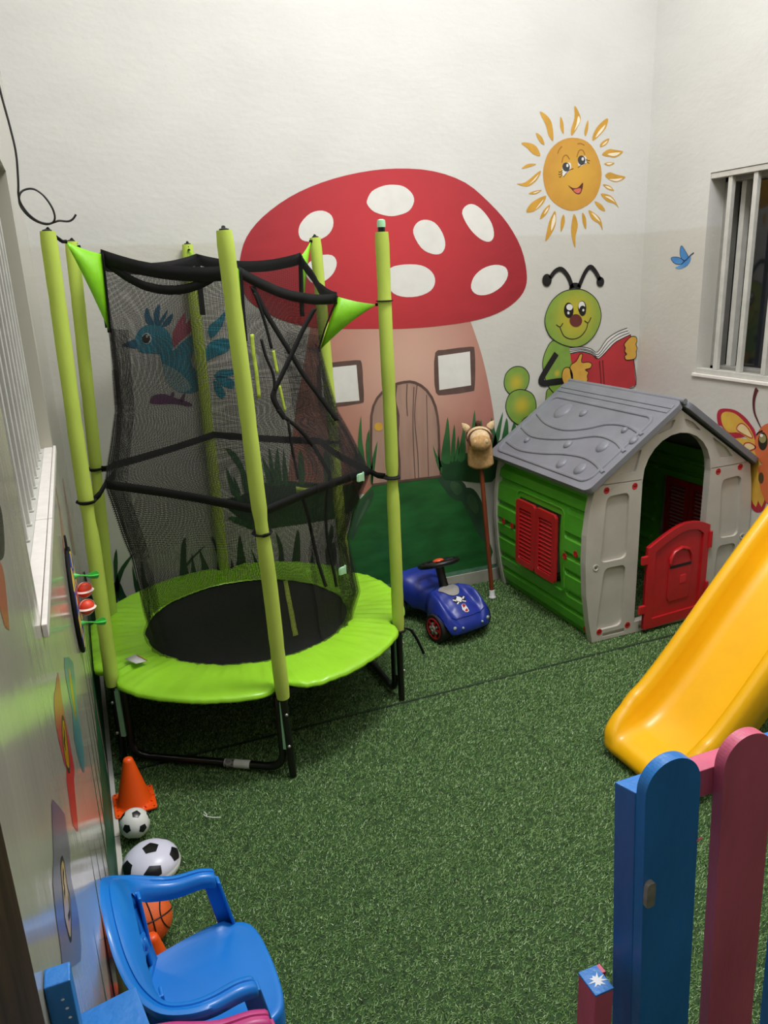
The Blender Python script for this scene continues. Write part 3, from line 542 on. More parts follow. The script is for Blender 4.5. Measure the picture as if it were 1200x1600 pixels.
# hummingbird and butterfly on the right wall
hb = thing('painted_hummingbird', 'small painted blue hummingbird beside the right window', 'mural', (XR, 3.4, 1.7))
p_hb = P('hummingbird', (72, 138, 204), grad=(XR, 3.44, 1.7, .08, (110, 168, 222))); p_hd = P('hummingbird_dark', (26, 52, 96))
for q in ([(3.422,1.847),(3.381,1.808),(3.368,1.787),(3.395,1.772),(3.422,1.789),(3.432,1.822)], [(3.496,1.788),(3.445,1.79),(3.401,1.771),(3.416,1.754),(3.465,1.759)]):
    w_ = paint(hb, 'wing', 'R', q, p_hb, 1); stroke(w_, 'outline', 'R', q, p_hd, .003, 2, True)
paint(hb, 'body', 'R', [(3.355,1.794),(3.386,1.77),(3.427,1.748),(3.46,1.735),(3.418,1.73),(3.37,1.746),(3.349,1.774)], p_hb, 2); stroke(hb, 'beak', 'R', [(3.328,1.808),(3.35,1.797),(3.376,1.777),(3.413,1.753)], p_hd, .006, 3)
bf = thing('painted_butterfly', 'painted orange butterfly with yellow and red wings behind the playhouse', 'mural', (XR, 2.9, .9))
p_or = P('orange', (212, 108, 62), vs=6); p_rd = P('wing_red', (176, 40, 58)); p_yl = P('wing_yellow', (226, 186, 72), rgb2=(204, 150, 60), vs=9); p_cr = P('wing_cream', (232, 208, 150)); p_mar = P('maroon', (86, 26, 34))
paint(bf, 'upper_wing', 'R', [(3.074,0.9733),(3.069,1.01),(3.034,1.026),(2.962,1.029),(2.897,1.006),(2.85,0.9723),(2.816,0.9365),(2.808,0.8757),(2.876,0.9054),(2.96,0.8624),(3.016,0.8741),(3.055,0.9256)], p_rd, 1)
paint(bf, 'wing_panel', 'R', [(3.044,0.9706),(3.04,0.9999),(3.005,1.014),(2.95,1.009),(2.894,0.9793),(2.847,0.9452),(2.813,0.8817),(2.913,0.9168),(2.983,0.9085),(3.023,0.9307)], p_yl, 2)
q = [(2.932,0.9312),(2.926,0.9568),(2.901,0.9677),(2.864,0.9492),(2.829,0.9066),(2.877,0.9123)]
a = paint(bf, 'wing_spot', 'R', q, p_cr, 3); stroke(a, 'outline', 'R', q, p_rd, .005, 4, True)
paint(bf, 'lower_wing_tip', 'R', [(2.814,0.6197),(2.793,0.5528),(2.761,0.5346),(2.727,0.5488),(2.709,0.5892),(2.717,0.6435)], p_rd, 2)
paint(bf, 'lower_wing', 'R', [(2.964,0.8581),(2.91,0.8926),(2.813,0.8817),(2.771,0.8134),(2.751,0.7201),(2.717,0.6435),(2.731,0.5691),(2.756,0.5984),(2.765,0.56),(2.803,0.6008),(2.812,0.6705),(2.85,0.6977),(2.902,0.7585)], p_yl, 3, 2)
q = [(2.88,0.8485),(2.872,0.8711),(2.838,0.8785),(2.804,0.8626),(2.834,0.8416),(2.867,0.8352)]
a = paint(bf, 'wing_spot', 'R', q, p_cr, 4); stroke(a, 'outline', 'R', q, p_rd, .006, 5, True)
paint(bf, 'body', 'R', [(2.768,0.7792),(2.77,0.7297),(2.75,0.6639),(2.701,0.5981),(2.639,0.6211),(2.614,0.7236),(2.648,0.8043)], p_or, 4)
paint(bf, 'head', 'R', [(2.811,0.8613),(2.803,0.9352),(2.764,0.9844),(2.698,1.003),(2.634,0.9867),(2.595,0.9277),(2.607,0.8462),(2.663,0.7944),(2.734,0.7849),(2.787,0.8102)], p_or, 5)
oval(bf, 'body_spot', 'R', [(2.752,0.7161),(2.736,0.7199),(2.756,0.7447)], P('dark_olive', (86, 66, 40)), 5)
e = oval(bf, 'eye', 'R', [(2.765,0.9006),(2.737,0.9057),(2.771,0.9453)], P('eye_dark', (40, 36, 26)), 6); oval(e, 'eye_shine', 'R', [(2.767,0.914),(2.746,0.9176),(2.77,0.936)], P('eye_olive', (150, 140, 90)), 7); oval(e, 'glint', 'R', [(2.776,0.9282),(2.766,0.9299),(2.777,0.9362)], p_white, 8)
e = oval(bf, 'eye', 'R', [(2.68,0.9259),(2.652,0.9307),(2.686,0.9696)], P('eye_dark', (40, 36, 26)), 6); oval(e, 'glint', 'R', [(2.689,0.9496),(2.68,0.9512),(2.691,0.9575)], p_white, 8)
stroke(bf, 'feeler', 'R', [(2.831,1.151),(2.839,1.137),(2.845,1.089),(2.834,1.036),(2.806,0.9928),(2.782,0.9626)], p_mar, .024, 5, False, 4, taper=True)
stroke(bf, 'feeler', 'R', [(2.644,1.173),(2.633,1.161),(2.617,1.119),(2.616,1.067),(2.631,1.02),(2.649,0.9842)], p_mar, .024, 5, False, 4, taper=True)
stroke(bf, 'eyelash', 'R', [(2.807,0.9243),(2.795,0.9399),(2.772,0.952)], p_black, .008, 7)
paint(bf, 'upper_wing', 'R', [(2.61,0.9775),(2.572,1.035),(2.507,1.083),(2.452,1.097),(2.428,1.069),(2.452,0.9974),(2.515,0.942),(2.584,0.9035)], p_rd, 1)
paint(bf, 'wing_panel', 'R', [(2.593,0.9673),(2.563,1.018),(2.504,1.064),(2.463,1.077),(2.453,1.053),(2.48,0.9989),(2.531,0.952)], p_yl, 2)
lf = thing('painted_leaf', 'painted dark green leaf low on the right wall behind the yellow slide', 'mural', (XR, 2.7, .4))
paint(lf, 'leaf_blade', 'R', [(2.686,0.4527),(2.723,0.4138),(2.774,0.337),(2.803,0.2724),(2.783,0.2007),(2.77,0.2167),(2.743,0.2704),(2.727,0.3302),(2.699,0.4039)], P('leaf', (38, 84, 50), rgb2=(22, 50, 34), vs=12), 1, 3)
paint(lf, 'bud', 'R', [(2.693,0.4802),(2.692,0.4975),(2.678,0.5055),(2.662,0.4934),(2.664,0.4697),(2.676,0.4514),(2.689,0.456)], P('bud', (150, 184, 70)), 2, 4, 'bright green bud')

# flowers and grass band along the glossy left wall
G = dict(rough=0.2)
band = thing('painted_grass_band', 'painted dark green band along the foot of the left wall', 'mural', (XL, 2.3, .2))
paint(band, 'green_band', 'L', [(0.2, 0), (YB - .02, 0), (YB - .02, .43), (2.8, .425), (2.3, .40), (1.6, .36), (.9, .33), (.2, .33)], P('band', (38, 98, 66), rgb2=(28, 76, 52), vs=4, rough=.5, spec=.15), 0, 0)
for k in range(16):
    y = 0.9 + k * .165; random.seed(k)
    paint(band, 'grass_blade', 'L', [(y - .02, .3), (y + .03, .3), (y + .04 + random.random() * .05, .55 + random.random() * .25)], P('band_blade', (70, 96, 52), rgb2=(48, 70, 44), vs=5, rough=.5, spec=.15), 1, 0)
paint(band, 'pink_patch', 'L', [(2.60, .06), (2.67, .06), (2.67, .35), (2.60, .35)], P('patch', (176, 134, 128), **G), 1, 0)
fl = thing('painted_flower', 'painted red flower with a long yellow face on the glossy left wall', 'mural', (XL, 1.8, .7), group='painted wall flowers')
paint(fl, 'petal', 'L', [(1.324,1.118),(1.223,1.137),(1.176,1.148),(1.124,1.128),(1.134,1.075),(1.163,1.029),(1.301,0.9786),(1.3,1.026),(1.304,1.067),(1.327,1.098)], P('flower_red', (190, 72, 84), **G), 2, 2)
paint(fl, 'flower_stem', 'L', [(1.191,1.028),(1.129,1.029),(1.099,0.9847),(1.1,0.9662),(1.141,0.9247),(1.164,0.9075),(1.247,0.9455),(1.306,0.9354),(1.301,0.9786)], P('flower_stem', (206, 62, 68), **G), 1, 0)
a = paint(fl, 'face', 'L', [(1.246,1.071),(1.271,1.052),(1.26,1.027),(1.239,1.007),(1.216,0.996),(1.194,1.003),(1.168,1.029),(1.173,1.052),(1.194,1.071)], P('flower_yellow', (198, 152, 40), **G), 3, 3)
stroke(a, 'outline', 'L', [(1.246,1.071),(1.271,1.052),(1.26,1.027),(1.239,1.007),(1.216,0.996),(1.194,1.003),(1.168,1.029),(1.173,1.052),(1.194,1.071)], p_black, .008, 4, True, 3)
stroke(a, 'face_line', 'L', [(1.24,1.055),(1.222,1.049),(1.198,1.053),(1.205,1.038)], p_black, .012, 4)
fl = thing('painted_flower', 'painted teal flower with a yellow face on the left wall under the dartboard', 'mural', (XL, 2.3, .7), group='painted wall flowers')
paint(fl, 'petal', 'L', [(1.533,1.047),(1.476,1.022),(1.49,0.9507),(1.409,0.9328),(1.449,0.8456),(1.526,0.7839),(1.612,0.7865),(1.644,0.8407),(1.685,0.8909),(1.778,0.9182)], P('flower_teal', (104, 160, 160), rgb2=(72, 122, 130), vs=5, **G), 2, 2)
a = paint(fl, 'face', 'L', [(1.597,0.992),(1.627,0.9678),(1.579,0.8939),(1.544,0.9021),(1.534,0.9417),(1.56,0.9834)], P('flower_yellow', (198, 152, 40), **G), 3, 3)
fl = thing('painted_flower', 'painted purple flower with a yellow face on the left wall near the blue chair', 'mural', (XL, 1.2, .8), group='painted wall flowers')
paint(fl, 'petal', 'L', [(0.8958,1.149),(0.9275,1.132),(1.012,1.051),(1.005,1.035),(0.995,1.002),(0.9462,0.9987),(0.9532,0.9435),(0.9281,0.9185),(0.8798,0.9213),(0.7949,0.9972),(0.7655,0.999),(0.7456,0.9642),(0.6809,1.037),(0.7363,1.074),(0.7505,1.103),(0.7786,1.13),(0.8307,1.13)], P('flower_purple', (128, 112, 132), rgb2=(104, 106, 136), vs=6, **G), 3, 2)
a = paint(fl, 'face', 'L', [(0.8919,1.072),(0.9029,1.057),(0.8899,1.032),(0.8913,1.007),(0.8437,1.002),(0.8221,1.01),(0.814,1.034),(0.8143,1.052),(0.8408,1.066),(0.864,1.081)], P('flower_tan', (204, 166, 96), **G), 4, 3)
stroke(a, 'outline', 'L', [(0.8919,1.072),(0.9029,1.057),(0.8899,1.032),(0.8913,1.007),(0.8437,1.002),(0.8221,1.01),(0.814,1.034),(0.8143,1.052),(0.8408,1.066),(0.864,1.081)], p_black, .006, 5, True, 3)
stroke(a, 'face_line', 'L', [(0.8849,1.06),(0.8641,1.062),(0.8618,1.052),(0.8462,1.054)], p_black, .008, 5); stroke(a, 'face_line', 'L', [(0.8828,1.022),(0.8664,1.013),(0.8421,1.024)], p_black, .008, 5)
pc = thing('painted_streaks', 'two faded pink painted streaks on the left wall above the dartboard', 'mural', (XL, 3.0, 1.0))
for q in ([(3.01,1.07),(3.128,1.036),(3.087,0.7938),(3.012,0.7792),(2.851,0.8517),(2.91,0.965)], [(2.369,1.231),(2.421,1.201),(2.448,1.092),(2.394,1.012),(2.347,0.9975),(2.204,1.06),(2.379,1.137)]):
    paint(pc, 'pink_streak', 'L', q, P('pink_streak', (172, 130, 122), rough=.3), 1, 2)
pt = thing('painted_petal', 'painted orange petal at the left picture edge', 'mural', (XL, .9, 1.4))
paint(pt, 'petal', 'L', [(0.8375,1.49),(0.8709,1.475),(0.8818,1.459),(0.8697,1.44),(0.8401,1.412),(0.8312,1.413),(0.8089,1.427),(0.8024,1.452),(0.8017,1.474)], P('petal_orange', (184, 110, 82), **G), 1, 3)
paint(pt, 'dark_tip', 'L', [(0.9263,1.527),(0.9661,1.512),(0.9643,1.495),(0.9397,1.476),(0.9114,1.469),(0.8736,1.476),(0.8375,1.49)], P('petal_dark', (64, 62, 56), **G), 2, 3)

# ---------------------------------------------------------------- playhouse
M_green = mat('green_plastic', (92, 182, 48), rough=0.36, var=0.04, bump=0.06, bs=160)
M_hgrey = mat('warm_grey_plastic', (196, 190, 180), rough=0.45, var=0.03, bump=0.08, bs=160)
M_roof = mat('roof_grey_plastic', (124, 126, 134), rough=0.42, var=0.04, bump=0.08, bs=160)
M_red = mat('red_plastic', (196, 34, 40), rough=0.36, var=0.04, bump=0.05, bs=160)
M_dark = mat('dark_slot', (26, 24, 22), rough=0.6)
house = thing('playhouse', 'green and grey plastic playhouse with grey roof, red shutters and red half door', 'playhouse', (2.59, 2.79, 0))
HP = [(-.446, .004), (-.470, .12), (-.490, .25), (-.503, .42), (-.502, .56), (-.488, .68), (-.468, .785)]     # left outline of the gable panels
def rounded(pts, r, n=4):
    out = []; m_ = len(pts)
    for i in range(m_):
        a, b, c = Vector((*pts[i - 1], 0)), Vector((*pts[i], 0)), Vector((*pts[(i + 1) % m_], 0))
        r_ = min(r, (a - b).length * .45, (c - b).length * .45)
        p0, p1 = b + (a - b).normalized() * r_, b + (c - b).normalized() * r_
        for k in range(n + 1):
            t = k / n; q = p0 * (1 - t) ** 2 + b * 2 * t * (1 - t) + p1 * t * t; out.append((q.x, q.y))
    return out
outer = HP + [(0, 1.105)] + [(-x, z) for x, z in HP[::-1]]
arch = [(-.198, .062), (-.198, .78)] + [(.006 + .204 * cos(radians(180 - 15 * k)), .79 + .205 * sin(radians(180 - 15 * k))) for k in range(1, 12)] + [(.212, .78), (.212, .062)]
rec = [[(-0.3993,0.738),(-0.2692,0.7442),(-0.2661,0.415),(-0.418,0.4128)],
       [(-0.3944,0.3825),(-0.2678,0.3824),(-0.2742,0.0629),(-0.4261,0.0614)],
       [(0.2894,0.7276),(0.4162,0.7369),(0.4315,0.414),(0.3044,0.4178)],
       [(.30, .378), (.425, .378), (.400, .085), (.292, .085)]]
rec = [rounded(q, .035, 5) for q in rec]
tri_ = [[(-0.3378,0.8326),(-0.2407,0.8363),(-0.2118,0.9424),(-0.2728,0.9185)], [(-0.1288,0.9999),(-0.0449,1.021),(-0.0256,1.063),(-0.0679,1.054)], [(0.0236,1.062),(0.0419,1.023),(0.1338,0.9907),(0.0816,1.038)], [(0.2071,0.9528),(0.2658,0.8391),(0.35,0.8386),(0.3034,0.8884)]]
tri_ = [rounded(q, .012, 3) for q in tri_]
slots = [[(-.455, .797), (-.204, .793), (-.204, .796), (-.455, .800)], [(.219, .793), (.455, .797), (.455, .800), (.219, .796)], [(-.385, .022), (-.255, .022), (-.255, .042), (-.385, .042)], [(.27, .022), (.40, .022), (.40, .042), (.27, .042)], [(-.17, .018), (.19, .018), (.19, .038), (-.17, .038)]]
FY = Matrix(((1, 0, 0, 0), (0, 0, 1, 0), (0, 1, 0, 0), (0, 0, 0, 1)))
def T(x, y, z): return Matrix.Translation((x, y, z))
fp = MB().prism(outer, [arch] + rec + tri_ + slots, .014, FY).prism(outer, [arch], .026, T(0, .0138, 0) @ FY)
obj('front_panel', fp, M_hgrey, house, smooth=False, bevel=0.0035)
for x, z in ((-.401, .769), (-.241, .768), (-.406, .033 + .02), (-.237, .034 + .02), (.262, .773), (.402, .779), (.266, .041 + .012), (.405, .053)):
    b_ = obj('bolt', MB().lathe([(.0165, 0), (.0165, .001), (.014, .0022), (.0125, .0012), (.002, .0012)], 16, T(x, .0005, z) @ Matrix.Rotation(pi / 2, 4, 'X')), M_red, house, label='red round plug')
    obj('bolt_slot', MB().box((x - .008, -.0022, z - .0015), (x + .008, -.0006, z + .0015)), M_dark, b_, smooth=False)
for x, z in ((-.443, .395), (.462, .405)):
    obj('screw_cup', MB().lathe([(.017, 0), (.017, .003), (.013, .004), (.011, .001), (.004, .001)], 16, T(x, .0005, z) @ Matrix.Rotation(pi / 2, 4, 'X')), M_hgrey, house)
    obj('screw_hole', MB().lathe([(.004, 0), (.004, .0018)], 10, T(x, 0, z) @ Matrix.Rotation(pi / 2, 4, 'X')), M_dark, house)
back = MB().prism([(x * .985, z) for x, z in outer], [], .03, T(0, .845, 0) @ FY)
obj('back_panel', back, M_hgrey, house, smooth=False, bevel=0.003)
# ribbed green side walls with a window opening
RIBS = [(.0, -.012), (.03, -.012), (.045, 0), (.095, 0), (.108, -.020), (.120, -.020), (.132, 0), (.182, 0), (.196, -.020), (.21, -.020), (.222, 0), (.30, 0), (.314, -.020), (.325, -.020), (.337, 0), (.392, 0), (.405, -.020), (.418, -.020), (.43, 0), (.492, 0), (.506, -.020), (.518, -.020), (.532, 0), (.62, 0), (.634, -.020), (.648, -.020), (.662, 0), (.705, 0), (.718, -.020), (.73, -.020), (.742, 0), (.80, 0)]
WY0, WY1, WZ0, WZ1 = .235, .612, .232, .600
def outline_x(z):
    for (x0, z0), (x1, z1) in zip(HP, HP[1:]):
        if z <= z1: return x0 + (x1 - x0) * (z - z0) / (z1 - z0)
    return HP[-1][0]
def side_wall(s):
    mb = MB(); zs = sorted(set([z for z, _ in RIBS] + [WZ0, WZ1, WZ0 - .035, WZ1 + .035]))
    ys = [.034, .10, WY0 - .045, WY0 - .035, WY0, WY1, WY1 + .035, WY1 + .045, .78, .846]
    def rib(z):
        for (a, p), (b, q) in zip(RIBS, RIBS[1:]):
            if z <= b: return p + (q - p) * (z - a) / (b - a)
        return 0
    for side in (0, 1):
        vs = []; fs = []; ny = len(ys)
        for z in zs:
            for y in ys:
                flat = WY0 - .04 < y < WY1 + .04 and WZ0 - .04 < z < WZ1 + .04
                x = outline_x(z) + .016 - (0 if flat else rib(z)) + .012 * side
                vs.append((s * x, y, max(z, .006)))
        for j in range(len(zs) - 1):
            for i in range(ny - 1):
                if ys[i] >= WY0 - 1e-6 and ys[i + 1] <= WY1 + 1e-6 and zs[j] >= WZ0 - 1e-6 and zs[j + 1] <= WZ1 + 1e-6: continue
                fs.append((j * ny + i, j * ny + i + 1, (j + 1) * ny + i + 1, (j + 1) * ny + i))
        mb.add(vs, fs)
    wl = obj('side_wall', mb, M_green, house, smooth=False)
    xm = s * (outline_x(.42) + .013)
    # rounded raised lip round the window
    lip = [Vector((s * (outline_x(z) + .015), y, z)) for y, z in rrect(WY0 - .030, WZ0 - .035, WY1 + .030, WZ1 + .033, .035, 5)]
    obj('window_lip', MB().tube(lip, .007, 8, closed=True), M_green, wl)
    for y0, y1 in ((WY0 + .002, (WY0 + WY1) / 2 - .002), ((WY0 + WY1) / 2 + .002, WY1 - .002)):
        sh = MB(); zc0, zc1 = WZ0 + .003, WZ1 - .003
        hole = rrect(y0 + .032, zc0 + .035, y1 - .032, zc1 - .045, .012, 3)
        A = Matrix(((0, 0, -s, 0), (1, 0, 0, 0), (0, 1, 0, 0), (0, 0, 0, 1)))
        # the leaf follows the slight lean of the wall
        base = T(s * (outline_x(.42) - .003), 0, 0)
        sh.prism(rrect(y0, zc0, y1, zc1, .022, 4), [hole], .016, base @ A)
        leaf = obj('shutter', sh, M_red, house, smooth=False, bevel=0.003, label='red louvred shutter leaf')
        leaf.location.x = s * .010
        for k in range(13):
            z = zc0 + .042 + k * .0215
            xs = s * (outline_x(.42) - .0155)
            sl = MB().add([(xs, y0 + .03, z), (xs, y1 - .03, z), (xs + s * .013, y1 - .03, z + .015), (xs + s * .013, y0 + .03, z + .015), (xs + s * .003, y0 + .03, z - .003), (xs + s * .003, y1 - .03, z - .003), (xs + s * .016, y1 - .03, z + .012), (xs + s * .016, y0 + .03, z + .012)], [(0, 1, 2, 3), (7, 6, 5, 4), (0, 4, 5, 1), (2, 6, 7, 3)])
            obj('slat', sl, M_red, leaf, smooth=False)
    for y, z in ((.10, .44), (.19, .40), (WY1 + .075, .415), (WY1 + .165, .415), (.06, .05)):
        b_ = obj('bolt', MB().lathe([(.017, 0), (.017, .001), (.014, .0022), (.012, .0012), (.002, .0012)], 14, T(s * (outline_x(z) + .015), y, z) @ Matrix.Rotation(-s * pi / 2, 4, 'Y')), M_red, house, label='red round plug')
    return wl
side_wall(1); side_wall(-1)
# note: outline_x is negative, so s = 1 is the left wall
RA, RL = math.atan2(.35, .5), .628
def roof(s):
    # local frame: a along the ridge, d down the slope, n up
    X = Vector((-s * cos(RA), 0, -sin(RA))); Nn = Vector((-s * sin(RA), 0, cos(RA)))
    def pt(a, d, n): return Vector((0, 0, 1.125)) + X * d + Vector((0, a, 0)) + Nn * n
    A = Matrix(((0, X.x, Nn.x, 0), (1, 0, 0, 0), (0, X.z, Nn.z, 1.125), (0, 0, 0, 1)))
    slab = MB().prism(rrect(-.028, .0, .885, RL if s > 0 else .600, .035, 5), [], .030, A)
    ro = obj('roof_panel', slab, M_roof, house, smooth=False, bevel=0.007)
    rim = [pt(a, d, .030) for a, d in rrect(.025, .13, .845, (RL if s > 0 else .600) - .045, .05, 6)]
    obj('raised_rim', MB().tube(rim, .011, 8, closed=True, flat=.8, up=tuple(Nn)), M_roof, ro)
    for d0 in (.055, .085):
        obj('ridge_step', MB().box((0, 0, 0), (.88, .025, .005), A @ T(-.01, d0 - .02, .029)), M_roof, ro, smooth=False, bevel=0.002)
    waves = [[(0.8272,0.2773),(0.6754,0.3251),(0.5087,0.3325),(0.3697,0.2907),(0.2612,0.2309),(0.1322,0.2147),(-0.0022,0.2446)], [(0.8388,0.3909),(0.6854,0.4285),(0.5235,0.4102),(0.3804,0.3689),(0.2439,0.3149),(0.1079,0.3206),(-0.0055,0.364)], [(0.8279,0.5129),(0.6657,0.5355),(0.4855,0.5117),(0.3368,0.4746),(0.1965,0.4575),(0.0856,0.472),(-0.0099,0.5057)]]
    for q in waves:
        L_ = smooth_loop([pt(a, d, .0295) for a, d in q], 6, False)
        obj('wave_ridge', MB().tube(L_, .011, 8, flat=.85, up=tuple(Nn)), M_roof, ro)
    for q, rr in (([(0.6604,0.2164)], .052), ([(0.4946,0.2005)], .024), ([(0.122,0.2443)], .017), ([(0.0103,0.2893)], .022), ([(0.6861,0.4649)], .018), ([(0.3742,0.4142)], .024), ([(0.148,0.3669)], .036), ([(0.2851,0.531)], .030), ([(0.1404,0.5257)], .034)):
        a, d = q[0]
        M_ = A @ T(a, d, .030)
        obj('raindrop', MB().ball((0, 0, 0), (rr * .95, rr * 1.15, .015), 20, 8, M_), M_roof, ro)
roof(1); roof(-1)
obj('ridge_cap', MB().tube([(0, -.024, 1.146), (0, .881, 1.146)], .013, 10), M_roof, house)
# red half door, slightly ajar
door = MB()
dw, dz0, dz1, dzm = .40, .0, .43, .545 - .03
dtop = [(dw, dz1 + .05), (dw * .80, dzm - .005), (dw * .55, dzm), (dw * .3, dz1 + .055), (0, dz1)]
inn = [(.045, .05), (dw - .04, .05), (dw - .04, dz1 + .01), (dw * .78, dzm - .045), (dw * .55, dzm - .04), (dw * .3, dz1 + .01), (.045, dz1 - .03)]
dtop = [(v.x, v.y) for v in smooth_loop([Vector((*p, 0)) for p in dtop], 5, False)]
inn = inn[:2] + [(v.x, v.y) for v in smooth_loop([Vector((*p, 0)) for p in inn[2:]], 5, False)] + []
dout = [(0, 0), (dw, 0)] + dtop
door.prism(dout, [inn], .022, FY); door.prism(dout, [], .010, T(0, .010, 0) @ FY)
DO = Vector((.236, -.008, .026))
Mdoor = Matrix.Translation(DO) @ Matrix.Rotation(radians(4), 4, 'Z') @ T(-dw, 0, 0)
def dplace(mb): mb.v = [tuple(Mdoor @ Vector(p)) for p in mb.v]; return mb
d_ = obj('half_door', dplace(door), M_red, house, smooth=False, bevel=0.004)
lp = [(.145, .135), (.155, .115), (.285, .115), (.295, .135), (.295, .345), (.27, .385), (.22, .40), (.17, .385), (.145, .345)]
obj('letter_plate', dplace(MB().prism(lp, [], .006, T(0, .005, 0) @ FY)), M_red, d_, smooth=False, bevel=0.003)
obj('arch_moulding', dplace(MB().tube([(.150, .002, .318), (.152, .002, .345), (.172, .002, .376), (.22, .002, .392), (.268, .002, .376), (.288, .002, .345), (.290, .002, .318)], .007, 8)), M_red, d_)
obj('letter_slot', dplace(MB().box((.150, .0035, .292), (.290, .0065, .306))), M_dark, d_, smooth=False, label='dark letter slot')
obj('name_tile', dplace(MB().box((.222, .003, .20), (.262, .0065, .245))), mat('bright_red', (222, 44, 52), rough=.35), d_, smooth=False, bevel=.002)
for z in (.085, .345): obj('door_peg', dplace(MB().box((-.035, .002, z), (.012, .018, z + .045))), M_red, d_, smooth=False, bevel=.005)
for z in (.09, .36): obj('hinge', dplace(MB().tube([(dw + .004, -.002, z), (dw + .004, -.002, z + .085)], .010, 10)), M_red, d_)

# ---------------------------------------------------------------- yellow slide
M_slide = mat('yellow_plastic', (250, 186, 14), rough=0.30, var=0.03, vs=5, bump=0.03, bs=120, sss=0)
M_post = mat('slide_frame_green', (96, 160, 60), rough=0.4, var=0.04)
slide = thing('slide', 'yellow plastic slide whose lower end lies on the turf behind the fence', 'slide', (2.2, 1.87, 0))
SP = [(1.655, .016, .66, .00), (1.641, .040, .74, .04), (1.648, .062, .80, .10), (1.668, .080, .87, .28), (1.70, .088, .93, .52), (1.74, .092, .965, .76), (1.785, .098, .99, .93), (1.83, .117, 1, 1), (1.88, .148, 1, 1), (1.95, .208, 1, 1), (2.05, .305, 1, 1), (2.25, .515, 1, 1), (2.45, .715, 1, 1), (2.58, .835, 1, 1), (2.68, .875, 1, 1), (2.80, .88, 1, 1)]
SC = [(-.205, -.035), (-.212, .03), (-.210, .075), (-.198, .098), (-.178, .104), (-.160, .094), (-.150, .07), (-.138, .028), (-.115, .006), (-.08, 0), (0, -.001), (.08, 0), (.115, .006), (.138, .028), (.150, .07), (.160, .094), (.178, .104), (.198, .098), (.210, .075), (.212, .03), (.205, -.035)]
path = [Vector((x, 0, z)) for x, z, _, _ in SP]
fine = smooth_loop(path, 6, False)
par = smooth_loop([Vector((w_, h_, 0)) for _, _, w_, h_ in SP], 6, False)
rows = []
for i, p in enumerate(fine):
    wn = 1 if p.x < 1.70 else int(min(9, 1 + (p.x - 1.70) * 120))
    t = (fine[min(i + wn, len(fine) - 1)] - fine[max(i - wn, 0)]).normalized()
    if t.x < 0.15: nrm = Vector((-1, 0, 0.0)) if t.z > .9 else Vector((-t.z, 0, t.x))
    else: nrm = Vector((-t.z, 0, t.x))
    w_, h_ = par[i].x, max(0, min(1, par[i].y))
    yaw = (p.x - 1.75) * 0.06
    rows.append([(p.x + nrm.x * b * (h_ if b > 0 else .35 + .65 * h_), 1.872 + yaw + a * w_, max(.012, p.z + nrm.z * b * (h_ if b > 0 else .35 + .65 * h_))) for a, b in SC])
nS = len(SC)
mb = MB().add([v for rw in rows for v in rw], [(j * nS + i, j * nS + i + 1, (j + 1) * nS + i + 1, (j + 1) * nS + i) for j in range(len(rows) - 1) for i in range(nS - 1)])
obj('chute', mb, M_slide, slide, world=True, solid=0.008, angle=60)
for y in (1.74, 2.10):
    obj('side_rail', MB().tube([(2.78, y, .9), (2.80, y, 1.05), (2.86, y, 1.12), (2.96, y, 1.10), (3.0, y, .95), (3.05, y, .01)], .018, 10), M_post, slide, world=True)
for k in range(3):
    z = .22 + .24 * k; x = 3.05 - .05 * (z / .95)
    obj('step', MB().box((x - .05, 1.745, z), (x + .02, 2.095, z + .03)), M_post, slide, world=True, smooth=False, bevel=.006)
obj('platform', MB().box((2.70, 1.75, .83), (2.99, 2.09, .862)), M_slide, slide, world=True, smooth=False, bevel=.006)
for y in (1.76, 2.08): obj('leg', MB().tube([(2.74, y, .835), (2.72, y, .006)], .018, 10), M_post, slide, world=True)

# ---------------------------------------------------------------- ride-on car
M_blue = mat('blue_plastic', (36, 54, 148), rough=0.34, var=0.04, bump=0.04, bs=160)
M_tyre = mat('black_rubber', (22, 22, 22), rough=0.7, var=.1, vs=30); M_blackp = mat('black_plastic', (20, 20, 22), rough=.4, var=.05)
M_rim = mat('red_rim', (178, 22, 34), rough=.35); M_hub = mat('silver_hub', (168, 164, 156), rough=.35, metal=.2)
M_silver = mat('silver_plate', (176, 174, 168), rough=.3, metal=.35, var=.04); M_whitep = mat('white_plastic', (226, 226, 226), rough=.4, var=.02)
car = thing('ride_on_car', 'blue ride-on toy car with black steering wheel and red wheel rims', 'toy car', (1.575, 3.345, 0), radians(-78))
